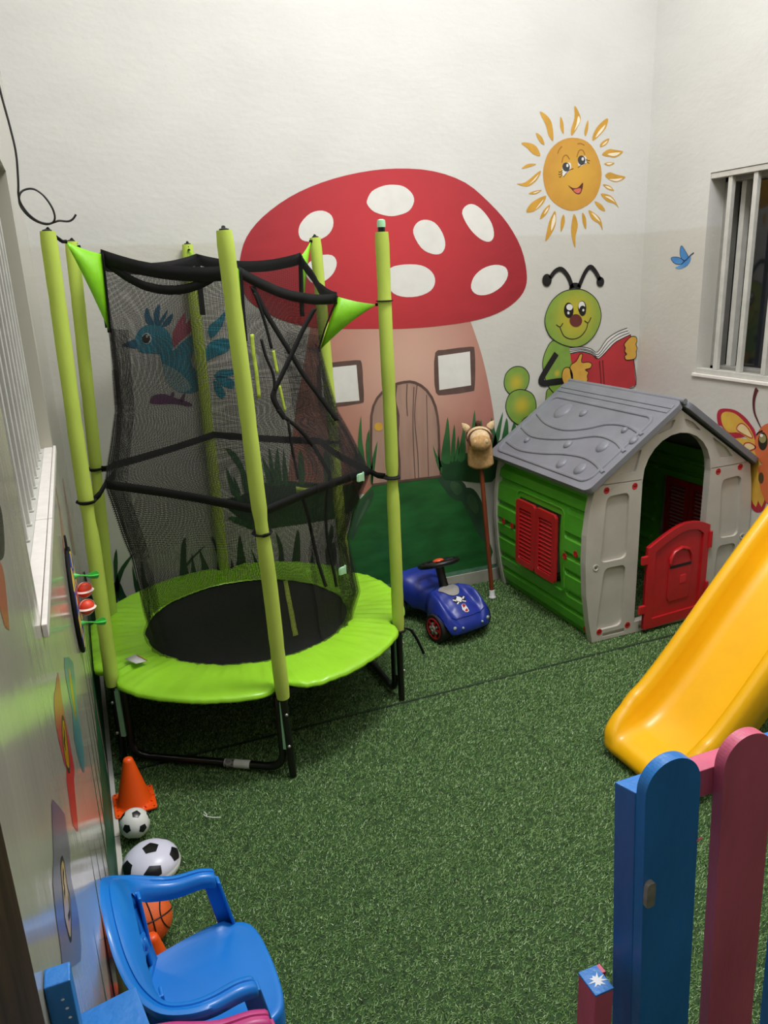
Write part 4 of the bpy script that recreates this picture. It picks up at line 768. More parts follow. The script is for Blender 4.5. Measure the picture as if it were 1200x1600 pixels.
# sections along the length (front = +x): x, half width, top, bottom, squareness
CS = [(-.285, .06, .15, .10), (-.275, .10, .19, .075), (-.25, .125, .225, .06), (-.20, .138, .248, .055), (-.14, .132, .246, .06), (-.09, .112, .222, .065), (-.04, .092, .200, .07), (.01, .086, .194, .07), (.04, .098, .214, .065), (.07, .118, .232, .06), (.11, .138, .226, .055), (.16, .148, .206, .052), (.21, .150, .178, .05), (.25, .142, .148, .05), (.275, .122, .118, .055), (.288, .09, .095, .062)]
def cs(x): return interp(CS, x)
def car_fn(uu, vv):
    x = -.285 + .573 * vv; hw, zt, zb = cs(x)
    a = 2 * pi * uu; ca, sa = cos(a), sin(a)
    e = .55; y = hw * math.copysign(abs(ca) ** e, ca)
    zc = zb + (zt - zb) * .42
    z = zc + (zt - zc) * abs(sa) ** .8 if sa >= 0 else zc - (zc - zb) * abs(sa) ** .5
    t = abs(y) / hw
    if sa > 0:
        # front wings stand proud of the bonnet, the bonnet has a shallow valley beside them
        fw = math.exp(-((x - .17) / .085) ** 2)
        z += fw * (.030 * math.exp(-((t - .80) / .13) ** 2) - .020 * math.exp(-((t - .54) / .12) ** 2))
        rw = math.exp(-((x + .20) / .06) ** 2); z += rw * .012 * math.exp(-((t - .85) / .15) ** 2)
    # wheel arches cut up into the sides
    for wx in (.175, -.185):
        d = abs(x - wx)
        if d < .095 and abs(y) > hw * .45:
            z = max(z, .052 + math.sqrt(max(0, .095 ** 2 - d * d)) * 1.02)
    return (x, y, z)
mb = MB().grid(car_fn, 72, 64, close_u=True)
mb.f.append(tuple(range(72))); mb.f.append(tuple(63 * 72 + k for k in range(72)))
body = obj('body', mb, M_blue, car, angle=70)
def surf(x, y, dz=0.0):
    hw, zt, zb = cs(x); t = min(.999, abs(y) / hw); ca = t ** (1 / .55); sa = math.sqrt(max(0, 1 - ca * ca))
    zc = zb + (zt - zb) * .42; z = zc + (zt - zc) * sa ** .8
    fw = math.exp(-((x - .17) / .085) ** 2); z += fw * (.030 * math.exp(-((t - .80) / .13) ** 2) - .020 * math.exp(-((t - .54) / .12) ** 2))
    return Vector((x, y, z + dz))
def patch(outline, dz=.0015, n=3):
    """a sticker laid on the bonnet: outline (x,y), fanned from its centre"""
    q = outline; cx_, cy_ = cen(q); vs = [surf(cx_, cy_, dz)]; fs = []
    m_ = len(q)
    for k in range(1, n + 1):
        for p in q: vs.append(surf(cx_ + (p[0] - cx_) * k / n, cy_ + (p[1] - cy_) * k / n, dz))
    for i in range(m_):
        j = (i + 1) % m_; fs.append((0, 1 + i, 1 + j))
        for k in range(n - 1): o = 1 + k * m_; fs.append((o + i, o + m_ + i, o + m_ + j, o + j))
    return MB().add(vs, fs)
obj('windscreen_plate', patch(smooth_loop([Vector(p) for p in ((.086, -.056, 0), (.080, 0, 0), (.086, .056, 0), (.118, .050, 0), (.150, .027, 0), (.160, 0, 0), (.150, -.027, 0), (.118, -.050, 0))], 3), .0035), M_silver, car, label='silver windscreen plate')
# bonnet emblem: white skull over crossed bones on black, and a red and white striped badge
em = obj('emblem', patch([(0.174, -.036), (0.168, -.015), (0.168, .015), (0.174, .036), (0.190, .038), (0.202, .020), (0.203, -.020), (0.190, -.036)], .0012), mat('emblem_black', (22, 22, 28), rough=.4), car, label='black and white bonnet emblem')
for q in ([(0.166, -.002), (0.174, .010), (0.181, .018), (0.189, .016), (0.192, .007), (0.198, .006), (0.198, -.006), (0.192, -.007), (0.189, -.016), (0.181, -.018), (0.175, -.009)], [(0.184, .018), (0.176, .034), (0.180, .038), (0.190, .022)], [(0.184, -.018), (0.176, -.034), (0.180, -.038), (0.190, -.022)], [(0.192, .012), (0.202, .030), (0.206, .026), (0.198, .010)], [(0.192, -.012), (0.202, -.030), (0.206, -.026), (0.198, -.010)]):
    obj('emblem_mark', patch(q, .0022), M_whitep, em)
bdg = obj('badge', patch([(0.215, -.011), (0.212, 0), (0.215, .011), (0.234, .014), (0.248, .011), (0.251, 0), (0.248, -.011), (0.234, -.020)], .002), M_whitep, car, label='red and white oval badge')
for q in ([(0.216, -.008), (0.214, 0), (0.216, .008), (0.224, .010), (0.230, -.009)], [(0.246, .008), (0.248, 0), (0.246, -.008), (0.240, -.010), (0.234, .009)]): obj('badge_mark', patch(q, .003), M_rim, bdg)
for y, rr in ((-.098, .0095), (-.060, .0065), (.060, .0065), (.098, .0095)):
    x = .2745 if abs(y) < .08 else .2635
    bv = [v for v in body.data.vertices if v.co.x > .15]
    v_ = min(bv, key=lambda v: abs(v.co.y - y) + abs(v.co.z - .100) * 1.2)
    obj('headlight', MB().ball((v_.co.x + .001, v_.co.y, v_.co.z), (.006, rr, rr), 14, 8), mat('lamp_grey', (176, 188, 176), rough=.25), car)
lip = [surf(.262 - .9 * y * y, y, .001) for y in [(-.105 + .015 * k) for k in range(15)]]
obj('bumper_crease', MB().tube(lip, .0035, 6), M_blue, body)
def wheel(x, s, rr, wd):
    R_ = T(x, s * (.152 - wd / 2 + .004), rr) @ Matrix.Rotation(-s * pi / 2, 4, 'X')
    h = wd / 2
    wh = obj('wheel', MB().lathe([(rr * .72, -h), (rr * .95, -h), (rr, -h + .006), (rr, h - .008), (rr * .93, h), (rr * .72, h), (rr * .70, h - .004)], 32, R_, caps=True), M_tyre, car)
    rm = MB().lathe([(rr * .74, h - .012), (rr * .74, h + .001), (rr * .66, h + .003), (rr * .62, h - .010), (rr * .2, h - .010)], 28, R_)
    for k in range(5):
        a = 2 * pi * k / 5; rm.box((rr * .16, -.006, h - .012), (rr * .70, .006, h + .002), R_ @ Matrix.Rotation(a, 4, 'Z'))
    rim_ = obj('rim', rm, M_rim, wh, smooth=True, angle=30, label='red wheel rim')
    hb_ = MB().lathe([(rr * .22, h - .010), (rr * .22, h + .006), (rr * .12, h + .008), (rr * .10, h + .004), (.001, h + .004)], 20, R_)
    for k in range(5):
        a = 2 * pi * (k + .5) / 5; hb_.box((rr * .1, -.0055, h - .008), (rr * .42, .0055, h + .004), R_ @ Matrix.Rotation(a, 4, 'Z'))
    obj('hub', hb_, M_hub, wh, angle=30)
for x, rr, wd in ((.175, .075, .05), (-.185, .070, .05)):
    wheel(x, 1, rr, wd); wheel(x, -1, rr, wd)
obj('axle', MB().tube([(.175, -.12, .075), (.175, .12, .075)], .008, 8).tube([(-.185, -.12, .07), (-.185, .12, .07)], .008, 8), M_blackp, car)
sd = Vector((-.32, 0, .95)).normalized(); s0 = Vector((.062, 0, .222)); s1 = s0 + sd * .125
sw = obj('steering_wheel', MB().tube([s1 + (Vector((.95, 0, .32)) * cos(a) + Vector((0, 1, 0)) * sin(a)) * .098 for a in [2 * pi * k / 36 for k in range(36)]], .0125, 10, closed=True).tube([s1 - Vector((0, .09, 0)), s1 + Vector((0, .09, 0))], .014, 10).tube([s1 - Vector((.085, 0, .029)), s1 + Vector((.085, 0, .029))], .013, 10), M_blackp, car)
obj('steering_column', MB().tube([s0 - sd * .02, s0, s0 + sd * .05, s0 + sd * .1, s1], [.030, .026, .022, .023, .034], 16), M_blackp, car)
obj('horn_button', MB().ball(s1 + sd * .012, (.030, .030, .012), 18, 8, Matrix.Rotation(-.32, 4, 'Y')), mat('orange_button', (222, 84, 42), rough=.35), sw, label='orange horn button')

# ---------------------------------------------------------------- hobby horse leaning on the back wall
M_plush = mat('tan_plush', (190, 152, 104), rough=.95, var=.10, vs=60, bump=.5, bs=260, spec=.1); M_plushl = mat('cream_plush', (216, 190, 148), rough=.95, var=.08, vs=60, bump=.5, bs=260, spec=.1)
M_brown = mat('brown_wool', (84, 44, 30), rough=.9, var=.15, vs=50); M_stick = mat('brown_stick', (120, 56, 32), rough=.35, var=.12, vs=10, stretch=(4, 4, .5))
hh = thing('hobby_horse', 'plush stick horse with tan head and brown stick leaning on the back wall', 'stick horse', (1.985, 3.485, 0))
foot = Vector((0, 0, .012)); top = Vector((-.016, .125, .90)); ax = (top - foot).normalized()
obj('stick', MB().tube([foot + ax * .03, foot + ax * .80], .0125, 12), M_stick, hh)
obj('foot_cap', MB().lathe([(.020, 0), (.021, .006), (.016, .014), (.0155, .045), (.012, .048)], 16, T(0, 0, .004) @ Matrix.Rotation(-.13, 4, 'X')), M_whitep, hh, label='white rubber foot')
Hq = T(*(foot + ax * .735)) @ Matrix.Rotation(radians(-24), 4, 'Z') @ Matrix.Rotation(-.10, 4, 'X') @ Matrix.Rotation(radians(-3), 4, 'Y')
def neck_fn(uu, vv):
    a = 2 * pi * uu; z = .165 * vv
    wx = .070 * (1 - .08 * vv); wy = .046 * (1 - .05 * vv)
    k = 1.0 if 0.04 < vv < .97 else .80
    x = wx * k * math.copysign(abs(cos(a)) ** .6, cos(a)); y = wy * k * math.copysign(abs(sin(a)) ** .6, sin(a))
    n_ = noise.noise(Vector((x * 30, y * 30, z * 30))) * .004
    return Hq @ Vector((x * (1 + n_ * 8), y + n_, z + (.006 * cos(2 * a) if vv < .1 else 0)))
mb = MB().grid(neck_fn, 36, 16, close_u=True); mb.f += [tuple(range(36)), tuple(15 * 36 + k for k in range(36))]
obj('neck', mb, M_plush, hh, angle=80)
hd = MB()
def head_fn(uu, vv):
    # a long plush head that points forward and down
    a = 2 * pi * uu; t = vv
    c_ = Vector((0, .02 - .115 * t, .175 - .030 * t))
    rr = .068 * math.sin(pi * min(1, max(.0, .5 + (t - .25) * .9))) ** .5 if t > .25 else .068 * math.sin(pi * (.5 * t / .25)) ** .6
    rr = interp([(0, .001), (.06, .036), (.2, .062), (.4, .062), (.6, .050), (.78, .049), (.92, .036), (1, .001)], t)[0]
    return Hq @ (c_ + Vector((rr * cos(a) * 1.08, 0, rr * sin(a) * .9)) + Vector((0, -.008 * sin(a), 0)))
obj('head', MB().grid(head_fn, 32, 28, close_u=True), M_plushl, hh, angle=80)
obj('muzzle', MB().ball(Hq @ Vector((.002, -.078, .140)), (.058, .046, .044), 24, 16), M_plush, hh)
for s in (-1, 1):
    obj('ear', MB().lathe([(.018, 0), (.021, .012), (.014, .032), (.002, .048)], 14, Hq @ T(s * .058, .012, .208) @ Matrix.Rotation(s * .65, 4, 'Y') @ Matrix.Diagonal((1, .55, 1, 1))), M_plushl, hh)
    obj('eye', MB().ball(Hq @ Vector((s * .050, -.030, .182)), (.008, .008, .010), 12, 8), M_blackp, hh)
    obj('nostril', MB().ball(Hq @ Vector((s * .028, -.110, .150)), (.012, .010, .014), 12, 8), M_plushl, hh)
obj('mane', MB().tube([Hq @ Vector((0, -.012, .236)), Hq @ Vector((0, .025, .238)), Hq @ Vector((0, .052, .20)), Hq @ Vector((0, .054, .10)), Hq @ Vector((0, .050, .03))], [.008, .016, .016, .014, .008], 10), M_brown, hh)
br = [Hq @ Vector((.058 * cos(a) * 1.06, -.052 + .012 * sin(a), .160 + .050 * sin(a))) for a in [2 * pi * k / 24 for k in range(24)]]
obj('bridle', MB().tube(br, .0055, 6, closed=True).tube([Hq @ Vector((-.066, -.04, .155)), Hq @ Vector((-.070, .0, .175)), Hq @ Vector((-.06, .03, .19))], .0055, 6).tube([Hq @ Vector((.066, -.04, .155)), Hq @ Vector((.070, .0, .175)), Hq @ Vector((.06, .03, .19))], .0055, 6), M_brown, hh)

# ---------------------------------------------------------------- trampoline
M_foam = mat('lime_foam', (190, 212, 92), rough=.8, var=.05, vs=7, bump=.25, bs=45, stretch=(1, 1, .5), spec=.2)
M_pad = mat('lime_vinyl', (158, 222, 50), rough=.30, var=.04, vs=5, bump=.35, bs=16)
M_flap = mat('lime_cloth', (134, 208, 30), rough=.42, var=.06, vs=9, bump=.4, bs=30)
M_steel = mat('black_steel', (18, 18, 18), rough=.28, var=.05); M_mat = mat('black_mat', (20, 20, 20), rough=.8, var=.06, vs=60, spec=.2)
M_web = mat('black_webbing', (17, 17, 18), rough=.75, var=.08, vs=80, spec=.25); M_limeweb = mat('lime_webbing', (164, 184, 62), rough=.7, var=.1, vs=60)
M_mint = mat('mint_block', (166, 222, 178), rough=.45, var=.05); M_buckle = mat('mint_buckle', (176, 222, 184), rough=.35)
M_bolt = mat('zinc_bolt', (190, 190, 184), rough=.3, metal=.7); M_label = mat('label_white', (222, 222, 218), rough=.4)
def net_material():
    m = bpy.data.materials.new('black_net'); m.use_nodes = True
    nt = m.node_tree; N = nt.nodes; L = nt.links; p = N['Principled BSDF']; out = N['Material Output']
    p.inputs['Base Color'].default_value = lin((34, 34, 35)); p.inputs['Roughness'].default_value = .7; p.inputs['Specular IOR Level'].default_value = .3
    uv = N.new('ShaderNodeUVMap'); sp = N.new('ShaderNodeSeparateXYZ'); L.new(uv.outputs['UV'], sp.inputs[0])
    ms = []
    for ax_, wd in (('X', .25), ('Y', .29)):
        a = N.new('ShaderNodeMath'); a.operation = 'MULTIPLY'; a.inputs[1].default_value = 1 / .0046; L.new(sp.outputs[ax_], a.inputs[0])
        b = N.new('ShaderNodeMath'); b.operation = 'FRACT'; L.new(a.outputs[0], b.inputs[0])
        c = N.new('ShaderNodeMath'); c.operation = 'LESS_THAN'; c.inputs[1].default_value = wd; L.new(b.outputs[0], c.inputs[0]); ms.append(c)
    mx = N.new('ShaderNodeMath'); mx.operation = 'MAXIMUM'; L.new(ms[0].outputs[0], mx.inputs[0]); L.new(ms[1].outputs[0], mx.inputs[1])
    tr_ = N.new('ShaderNodeBsdfTransparent'); sh = N.new('ShaderNodeMixShader')
    L.new(mx.outputs[0], sh.inputs['Fac']); L.new(tr_.outputs[0], sh.inputs[1]); L.new(p.outputs[0], sh.inputs[2]); L.new(sh.outputs[0], out.inputs['Surface'])
    return m
M_net = net_material()
TC = Vector((.535, 3.045, 0))
tramp = thing('trampoline', 'round lime green trampoline with six padded poles and a sagging black safety net', 'trampoline', (TC.x, TC.y, 0))
# corners F, R, RR, B, RL, FL: foot and top of each pole
FOOT = [(.528, 2.395), (1.10, 2.712), (1.10, 3.36), (.555, 3.69), (-.028, 3.36), (-.045, 2.762)]
TOPS = [(.462, 2.39), (1.087, 2.707), (1.040, 3.36), (.545, 3.692), (.056, 3.36), (-.020, 2.771)]
ZT = [1.90, 1.905, 1.925, 1.925, 1.93, 1.93]
def on_pole(k, z):
    a, b = Vector((*FOOT[k], 0)), Vector((*TOPS[k], ZT[k])); return a + (b - a) * (z / ZT[k])
for k in range(6):
    pl = obj('pole', MB().tube([on_pole(k, .006), on_pole(k, ZT[k] + (.018 if k == 1 else -.004))], .0135, 12), M_steel, tramp, world=True)
    zs = [.335 + (ZT[k] - .335) * i / 40 for i in range(41)]
    rad = []
    for i, z in enumerate(zs):
        rr = .0255 + .0012 * noise.noise(Vector((k * 7, 0, z * 6)))
        if i % 10 == 5: rr -= .0012                       # seams where foam lengths meet
        if k in (0, 5, 1, 4) and abs(z - .985) < .03: rr -= .004 # pinched by the strap
        rad.append(rr)
    rad[0] *= .90; rad[-1] *= .90
    pts = [on_pole(k, z) + Vector((noise.noise(Vector((k * 3.1, z * 2, 0))), noise.noise(Vector((k * 3.1, z * 2, 5))), 0)) * .004 for z in zs]
    obj('foam_sleeve', MB().tube(pts, rad, 18), M_foam, pl, world=True)
    obj('pole_cap', MB().lathe([(.015, 0), (.0155, .012), (.0145, .024), (.006, .027)], 14, T(*on_pole(k, ZT[k] + (.016 if k == 1 else -.020)))), M_mint if k == 1 else M_blackp, pl, world=True)
def pdir(k): return (Vector((*FOOT[k], 0)) - TC).normalized()
# bed, frame ring and pad
RB = .425
obj('jumping_mat', MB().lathe([(.002, .366), (RB * .5, .364), (RB + .03, .366), (RB + .03, .360), (.002, .358)], 64, T(TC.x, TC.y, 0), caps=False), M_mat, tramp, world=True, label='black jumping mat')
ring = [TC + Vector((.605 * cos(a), .605 * sin(a), .335)) for a in [2 * pi * k / 72 for k in range(72)]]
obj('frame_ring', MB().tube(ring, .016, 12, closed=True), M_steel, tramp, world=True)
mb = MB()
for k in range(42):
    a = 2 * pi * (k + .5) / 42
    c_ = TC + Vector((.605 * cos(a), .605 * sin(a), .335)); rd = Vector((cos(a), sin(a), 0))
    mb.tube([c_ + rd * .021 * cos(t) + Vector((0, 0, .021 * sin(t))) for t in [2 * pi * j / 10 for j in range(10)]], .004, 5, closed=True)
    mb.tube([c_ - rd * .02, TC + rd * (RB + .025) + Vector((0, 0, .363))], .003, 5)
obj('elastic_loops', mb, M_web, tramp, world=True, kind='stuff')
def pad_fn(uu, vv):
    a = 2 * pi * uu
    near = 0.0
    for k in range(6):
        d = pdir(k); da = abs((a - math.atan2(d.y, d.x) + pi) % (2 * pi) - pi); near = max(near, math.exp(-(da / .085) ** 2))
    ro_ = .672 - .058 * near
    ri = RB + .006 * noise.noise(Vector((cos(a) * 6, sin(a) * 6, 0)))
    rr = ri + (ro_ - ri) * min(1, vv / .86)
    ple = noise.noise(Vector((cos(a) * 9, sin(a) * 9, rr * 3)))
    z = .374 + .005 * math.sin(pi * min(1, vv / .86)) + .003 * ple * (vv > .03) + .004 * noise.noise(Vector((cos(a) * 26, sin(a) * 26, rr * 9)))
    dm = min(abs((a - math.atan2(pdir(k).y, pdir(k).x) + pi) % (2 * pi) - pi) for k in range(6))
    z += .0035 * math.exp(-(dm / .22) ** 2) * cos(dm * 75) * math.sin(pi * min(1, vv)) ** .7
    z += .008 * near * math.sin(pi * min(1, vv)) * noise.noise(Vector((a * 14, 0, 0)))
    if vv > .80: z -= ((vv - .80) / .20) ** 1.6 * (.016 - .002 * near)
    if vv > .86: rr += (vv - .86) * .03
    q = TC + Vector((rr * cos(a), rr * sin(a), z)); q.x = max(q.x, XL + .006); q.y = min(q.y, YB - .012)
    return q
pad = obj('spring_pad', MB().grid(pad_fn, 300, 22, close_u=True), M_pad, tramp, world=True, solid=0.004, angle=80, label='lime green padded rim')
tq = [(0.0133,2.83),(0.0563,2.837),(0.0932,2.774),(0.0497,2.757)]
tagv = [(x, y, .398 + .006 * (i % 2)) for i, (x, y) in enumerate(tq)]
tgx = obj('care_label', MB().add(tagv, [(0, 1, 2, 3)]), M_label, pad, world=True, solid=.0012, label='white care label')
obj('red_print', MB().add([tuple(Vector(tagv[1]) * (1 - t) + Vector(tagv[2]) * t + Vector((.002 * s_, -.010 * s_, .0015))) for t, s_ in ((.05, .2), (.95, .2), (.95, 1), (.05, 1))], [(0, 1, 2, 3)]), mat('label_red', (196, 40, 40)), tgx, world=True, smooth=False)
for q in ([(0.7866,3.368),(0.7526,3.195),(0.7186,3.016),(0.6887,2.866),(0.6731,2.781)],):
    obj('webbing_strap', MB().strip([(x, y, .372 if i else .378) for i, (x, y) in enumerate(q)], .022, (1, .1, 0)), M_limeweb, tramp, world=True, solid=.002)
# U-shaped legs between pole pairs, mint spacers and bolts
for a_, b_ in ((5, 0), (1, 2), (3, 4)):
    A_, B_ = Vector((*FOOT[a_], 0)), Vector((*FOOT[b_], 0)); dd = (B_ - A_).normalized()
    inw = (TC - (A_ + B_) / 2).normalized()
    A_, B_ = A_ + dd * .036 + inw * .012, B_ - dd * .036 + inw * .012
    up_ = Vector((0, 0, 1)); rc = .06
    pts = [A_ + up_ * .33, A_ + up_ * (.028 + rc)]
    pts += [A_ + dd * rc * (1 - cos(t)) + up_ * (.028 + rc * (1 - sin(t))) for t in (.4, .8, 1.2)] + [A_ + dd * (rc + .01) + up_ * .028, B_ - dd * (rc + .01) + up_ * .028]
    pts += [B_ - dd * rc * (1 - cos(t)) + up_ * (.028 + rc * (1 - sin(t))) for t in (1.2, .8, .4)] + [B_ + up_ * (.028 + rc), B_ + up_ * .33]
    lg = obj('leg_frame', MB().tube(pts, .0155, 12), M_steel, tramp, world=True)
    if a_ == 5:
        m_ = A_ + (B_ - A_) * .70 + up_ * .028
        obj('leg_sticker', MB().tube([m_ - dd * .05, m_ + dd * .05], .0166, 12, cap=False), M_label, lg, world=True, label='white printed sticker')
        obj('sticker_print', MB().tube([m_ - dd * .048, m_ - dd * .012], .0168, 12, cap=False), mat('print_grey', (120, 118, 116), rough=.5, var=.5, vs=90), lg, world=True)
    for k, s_ in ((a_, 1), (b_, -1)):
        p = Vector((*FOOT[k], 0)) + dd * s_ * .018 + inw * .004
        R_ = Matrix.Translation(p) @ Matrix.Rotation(math.atan2(dd.y, dd.x), 4, 'Z')
        obj('spacer_block', MB().box((-.009, -.013, .12), (.009, .013, .315), R_).box((-.006, -.010, .315), (.006, .010, .325), R_), M_mint, lg, world=True, smooth=False, bevel=.002, label='mint green spacer')
        for z in (.14, .27):
            o_ = -inw * .016
            obj('bolt', MB().ball(Vector((*FOOT[k], z)) + o_, (.006, .006, .006), 10, 6), M_bolt, lg, world=True)
# net: six corner profiles (v, height, distance from the centre), straight between the corners
NP = [[(0, .372, .432), (.2, .62, .455), (.42, 1.0, .545), (.6, 1.3, .478), (.8, 1.58, .470), (1, 1.795, .480)],
      [(0, .372, .445), (.12, .50, .480), (.26, .74, .440), (.42, 1.02, .552), (.6, 1.26, .432), (.8, 1.50, .385), (1, 1.69, .465)],
      [(0, .372, .432), (.2, .62, .45), (.42, 1.05, .505), (.6, 1.30, .46), (.8, 1.62, .45), (1, 1.85, .470)],
      [(0, .372, .432), (.2, .62, .45), (.42, 1.08, .520), (.6, 1.32, .46), (.8, 1.64, .44), (1, 1.865, .440)],
      [(0, .372, .432), (.2, .62, .45), (.42, 1.05, .505), (.6, 1.30, .455), (.8, 1.62, .45), (1, 1.86, .460)],
      [(0, .372, .435), (.15, .56, .47), (.3, .80, .485), (.42, 1.09, .545), (.6, 1.34, .462), (.8, 1.62, .450), (1, 1.865, .445)]]
def corner(k, v):
    z, rr = interp(NP[k % 6], v); d = pdir(k % 6); return TC + d * rr + Vector((0, 0, z))
def net_pt(k, s_, v, out=0.0):
    """k: corner index, s_: 0..1 towards the next corner, v: 0 bottom .. 1 top"""
    a, b = corner(k, v), corner(k + 1, v); p = a + (b - a) * s_
    m_ = 4 * s_ * (1 - s_)
    w0 = max(0, 1 - v / .16)                                # round at the mat
    flat = Vector((p.x - TC.x, p.y - TC.y, 0)); rr = flat.length
    rb = RB + .012; q = TC + flat.normalized() * (rr + (rb - rr) * w0 * w0) + Vector((0, 0, p.z))
    nrm = flat.normalized()
    q += nrm * (-.018 * m_ * math.sin(pi * min(1, v)) )
    q.z -= m_ * (.035 if k not in (5,) else .03) * max(0, (v - .7) / .3) ** 2
    wr = noise.noise(Vector((q.x * 9, q.y * 9, q.z * 2.2))) * .010 + noise.noise(Vector((q.x * 26, q.y * 26, q.z * 4))) * .004
    if v < .42: wr *= 1.5
    q += nrm * (wr * min(1, v / .1) * (1 if abs(v - .42) > .04 else .4) + out)
    return q
NU, NV = 20, 56
vs_, fs_, uvs = [], [], []
for j in range(NV + 1):
    for i in range(6 * NU):
        vs_.append(net_pt(i // NU, (i % NU) / NU, j / NV))
for j in range(NV):
    for i in range(6 * NU):
        l = (i + 1) % (6 * NU); fs_.append((j * 6 * NU + i, j * 6 * NU + l, (j + 1) * 6 * NU + l, (j + 1) * 6 * NU + i))
me = bpy.data.meshes.new('safety_net'); me.from_pydata([tuple(p - TC) for p in vs_], [], fs_); me.update()
uvl = me.uv_layers.new(name='UVMap'); du = .50 / NU; dv = 1.55 / NV
for pi_, pol in enumerate(me.polygons):
    i, j = pi_ % (6 * NU), pi_ // (6 * NU)
    for li, (a, b) in zip(pol.loop_indices, ((i, j), (i + 1, j), (i + 1, j + 1), (i, j + 1))): uvl.data[li].uv = (a * du, b * dv)
me.shade_smooth(); me.materials.append(M_net)
net = bpy.data.objects.new('safety_net', me); C.objects.link(net); net.parent = tramp; net['label'] = 'black mesh safety net'
def net_layer(name, k, s0, s1, v0, v1, out):
    # a second thickness of net: gathers at the corner and the overlapping entrance flap
    nu, nv = max(3, int((s1 - s0) * 22)), 44; vv_, ff_ = [], []
    for j in range(nv + 1):
        for i in range(nu + 1):
            v = v0 + (v1 - v0) * j / nv
            vv_.append(tuple(net_pt(k, s0 + (s1 - s0) * i / nu, v, out + .004 * sin(i * 1.9 + v * 5)) - TC))
    for j in range(nv):
        for i in range(nu): o_ = j * (nu + 1) + i; ff_.append((o_, o_ + 1, o_ + nu + 2, o_ + nu + 1))
    m2 = bpy.data.meshes.new(name); m2.from_pydata(vv_, [], ff_); m2.update(); ul = m2.uv_layers.new(name='UVMap')
    for pol in m2.polygons:
        for li in pol.loop_indices:
            vi = m2.loops[li].vertex_index; ul.data[li].uv = ((vi % (nu + 1)) / nu * (s1 - s0) * .5 + .0017, (v0 + (v1 - v0) * (vi // (nu + 1)) / nv) * 1.55 + .0013)
    m2.shade_smooth(); m2.materials.append(M_net)
    o = bpy.data.objects.new(name, m2); C.objects.link(o); o.parent = net
net_layer('net_gather', 5, 0, .13, .0, .80, .006); net_layer('net_gather', 4, .86, 1, .0, .80, .007); net_layer('net_gather', 5, 0, .05, .05, .7, .010)
net_layer('entrance_flap', 0, .50, 1, .0, .86, .010); net_layer('entrance_flap', 0, .80, 1, .0, .80, .016); net_layer('net_gather', 1, 0, .16, .0, .80, .008)
def band(name, k0, k1, v, width, out=.004, parent=net, m=None, n=14):
    pts = []
    for k in range(k0, k1):
        pts += [net_pt(k % 6, i / n, v, out) for i in range(n)]
    pts.append(net_pt(k1 % 6, 0, v, out))
    return obj(name, MB().strip(pts, width, (0, 0, 1)), m or M_web, parent, world=True, solid=.0025, angle=70)
for k in range(6): band('top_hem', k, k + 1, .985, .046 if k else .036)
# a second, slacker fold of hem hangs below the front left edge
lo = [net_pt(5, s_, .985, .002) - Vector((0, 0, .058 * (1 - (2 * s_ / .9 - .9) ** 2) if s_ < .85 else 0)) for s_ in [i / 20 for i in range(19)]]
obj('hem_fold', MB().strip(lo, .030, (0, 0, 1)), M_web, net, world=True, solid=.002)
belt = [band('belt', k, k + 1, .42, .031, .006) for k in range(6)]
# corner tapes, flaps and straps
for k in range(6):
    tape = [net_pt(k, 0, v, .004) for v in [1 - .024 * i for i in range(10)]]
    d = pdir(k); sd_ = Vector((-d.y, d.x, 0))
    obj('corner_tape', MB().strip(tape, .024, sd_), M_web, net, world=True, solid=.0025)
    c1, c2 = net_pt(k, 0, .995, .005), net_pt(k, 0, .79, .005)
    zz = {0: 1.86, 1: 1.655, 2: 1.91, 3: 1.90, 4: 1.91, 5: 1.905}[k]
    tip = on_pole(k, zz) - d * .030
    if k == 5: tip = on_pole(5, 1.90) - d * .055
    nn = 8; v3 = []; f3 = []
    for i in range(nn + 1):
        t = i / nn
        up_ = c1 + (tip - c1) * t + Vector((0, 0, -.004 * math.sin(pi * t))); dn = c2 + (tip - c2) * t + Vector((0, 0, .012 * math.sin(pi * t)))
        v3 += [up_, (up_ + dn) / 2 + sd_ * .006 * math.sin(pi * t) * (1 if k % 2 else -1), dn]
    for i in range(nn): f3 += [(3 * i, 3 * i + 3, 3 * i + 4, 3 * i + 1), (3 * i + 1, 3 * i + 4, 3 * i + 5, 3 * i + 2)]
    fp_ = obj('corner_flap', MB().add(v3, f3), M_flap, tramp, world=True, solid=.002, angle=70, label='bright green corner flap')
    obj('flap_strap', MB().tube([tip + d * -.004, tip + d * .012, on_pole(k, zz + .012) - d * .022], .006, 8).tube([on_pole(k, zz + .012) + (d * cos(t) + sd_ * sin(t)) * .0265 for t in [2 * pi * j / 20 for j in range(20)]], .007, 6, closed=True, flat=.35, up=(0, 0, 1)) if k == 1 else MB().tube([tip - d * .004, tip + d * .01, on_pole(k, ZT[k] - .012) + d * -.02, on_pole(k, ZT[k] + .01)], .006, 8), M_web, fp_, world=True)
    w1 = net_pt(k, 0, .42, .008); pz = w1.z - (.045 if k in (0, 5) else .02)
    pp = on_pole(k, pz)
    obj('belt_strap', MB().strip([w1, w1 + (pp - d * .027 - w1) * .5 - Vector((0, 0, .006)), pp - d * .026], .024, (0, 0, 1)).tube([pp + (d * cos(t) + sd_ * sin(t)) * .0255 for t in [2 * pi * j / 20 for j in range(20)]], .011, 6, closed=True, flat=.3, up=None), M_web, net, world=True, solid=.002)
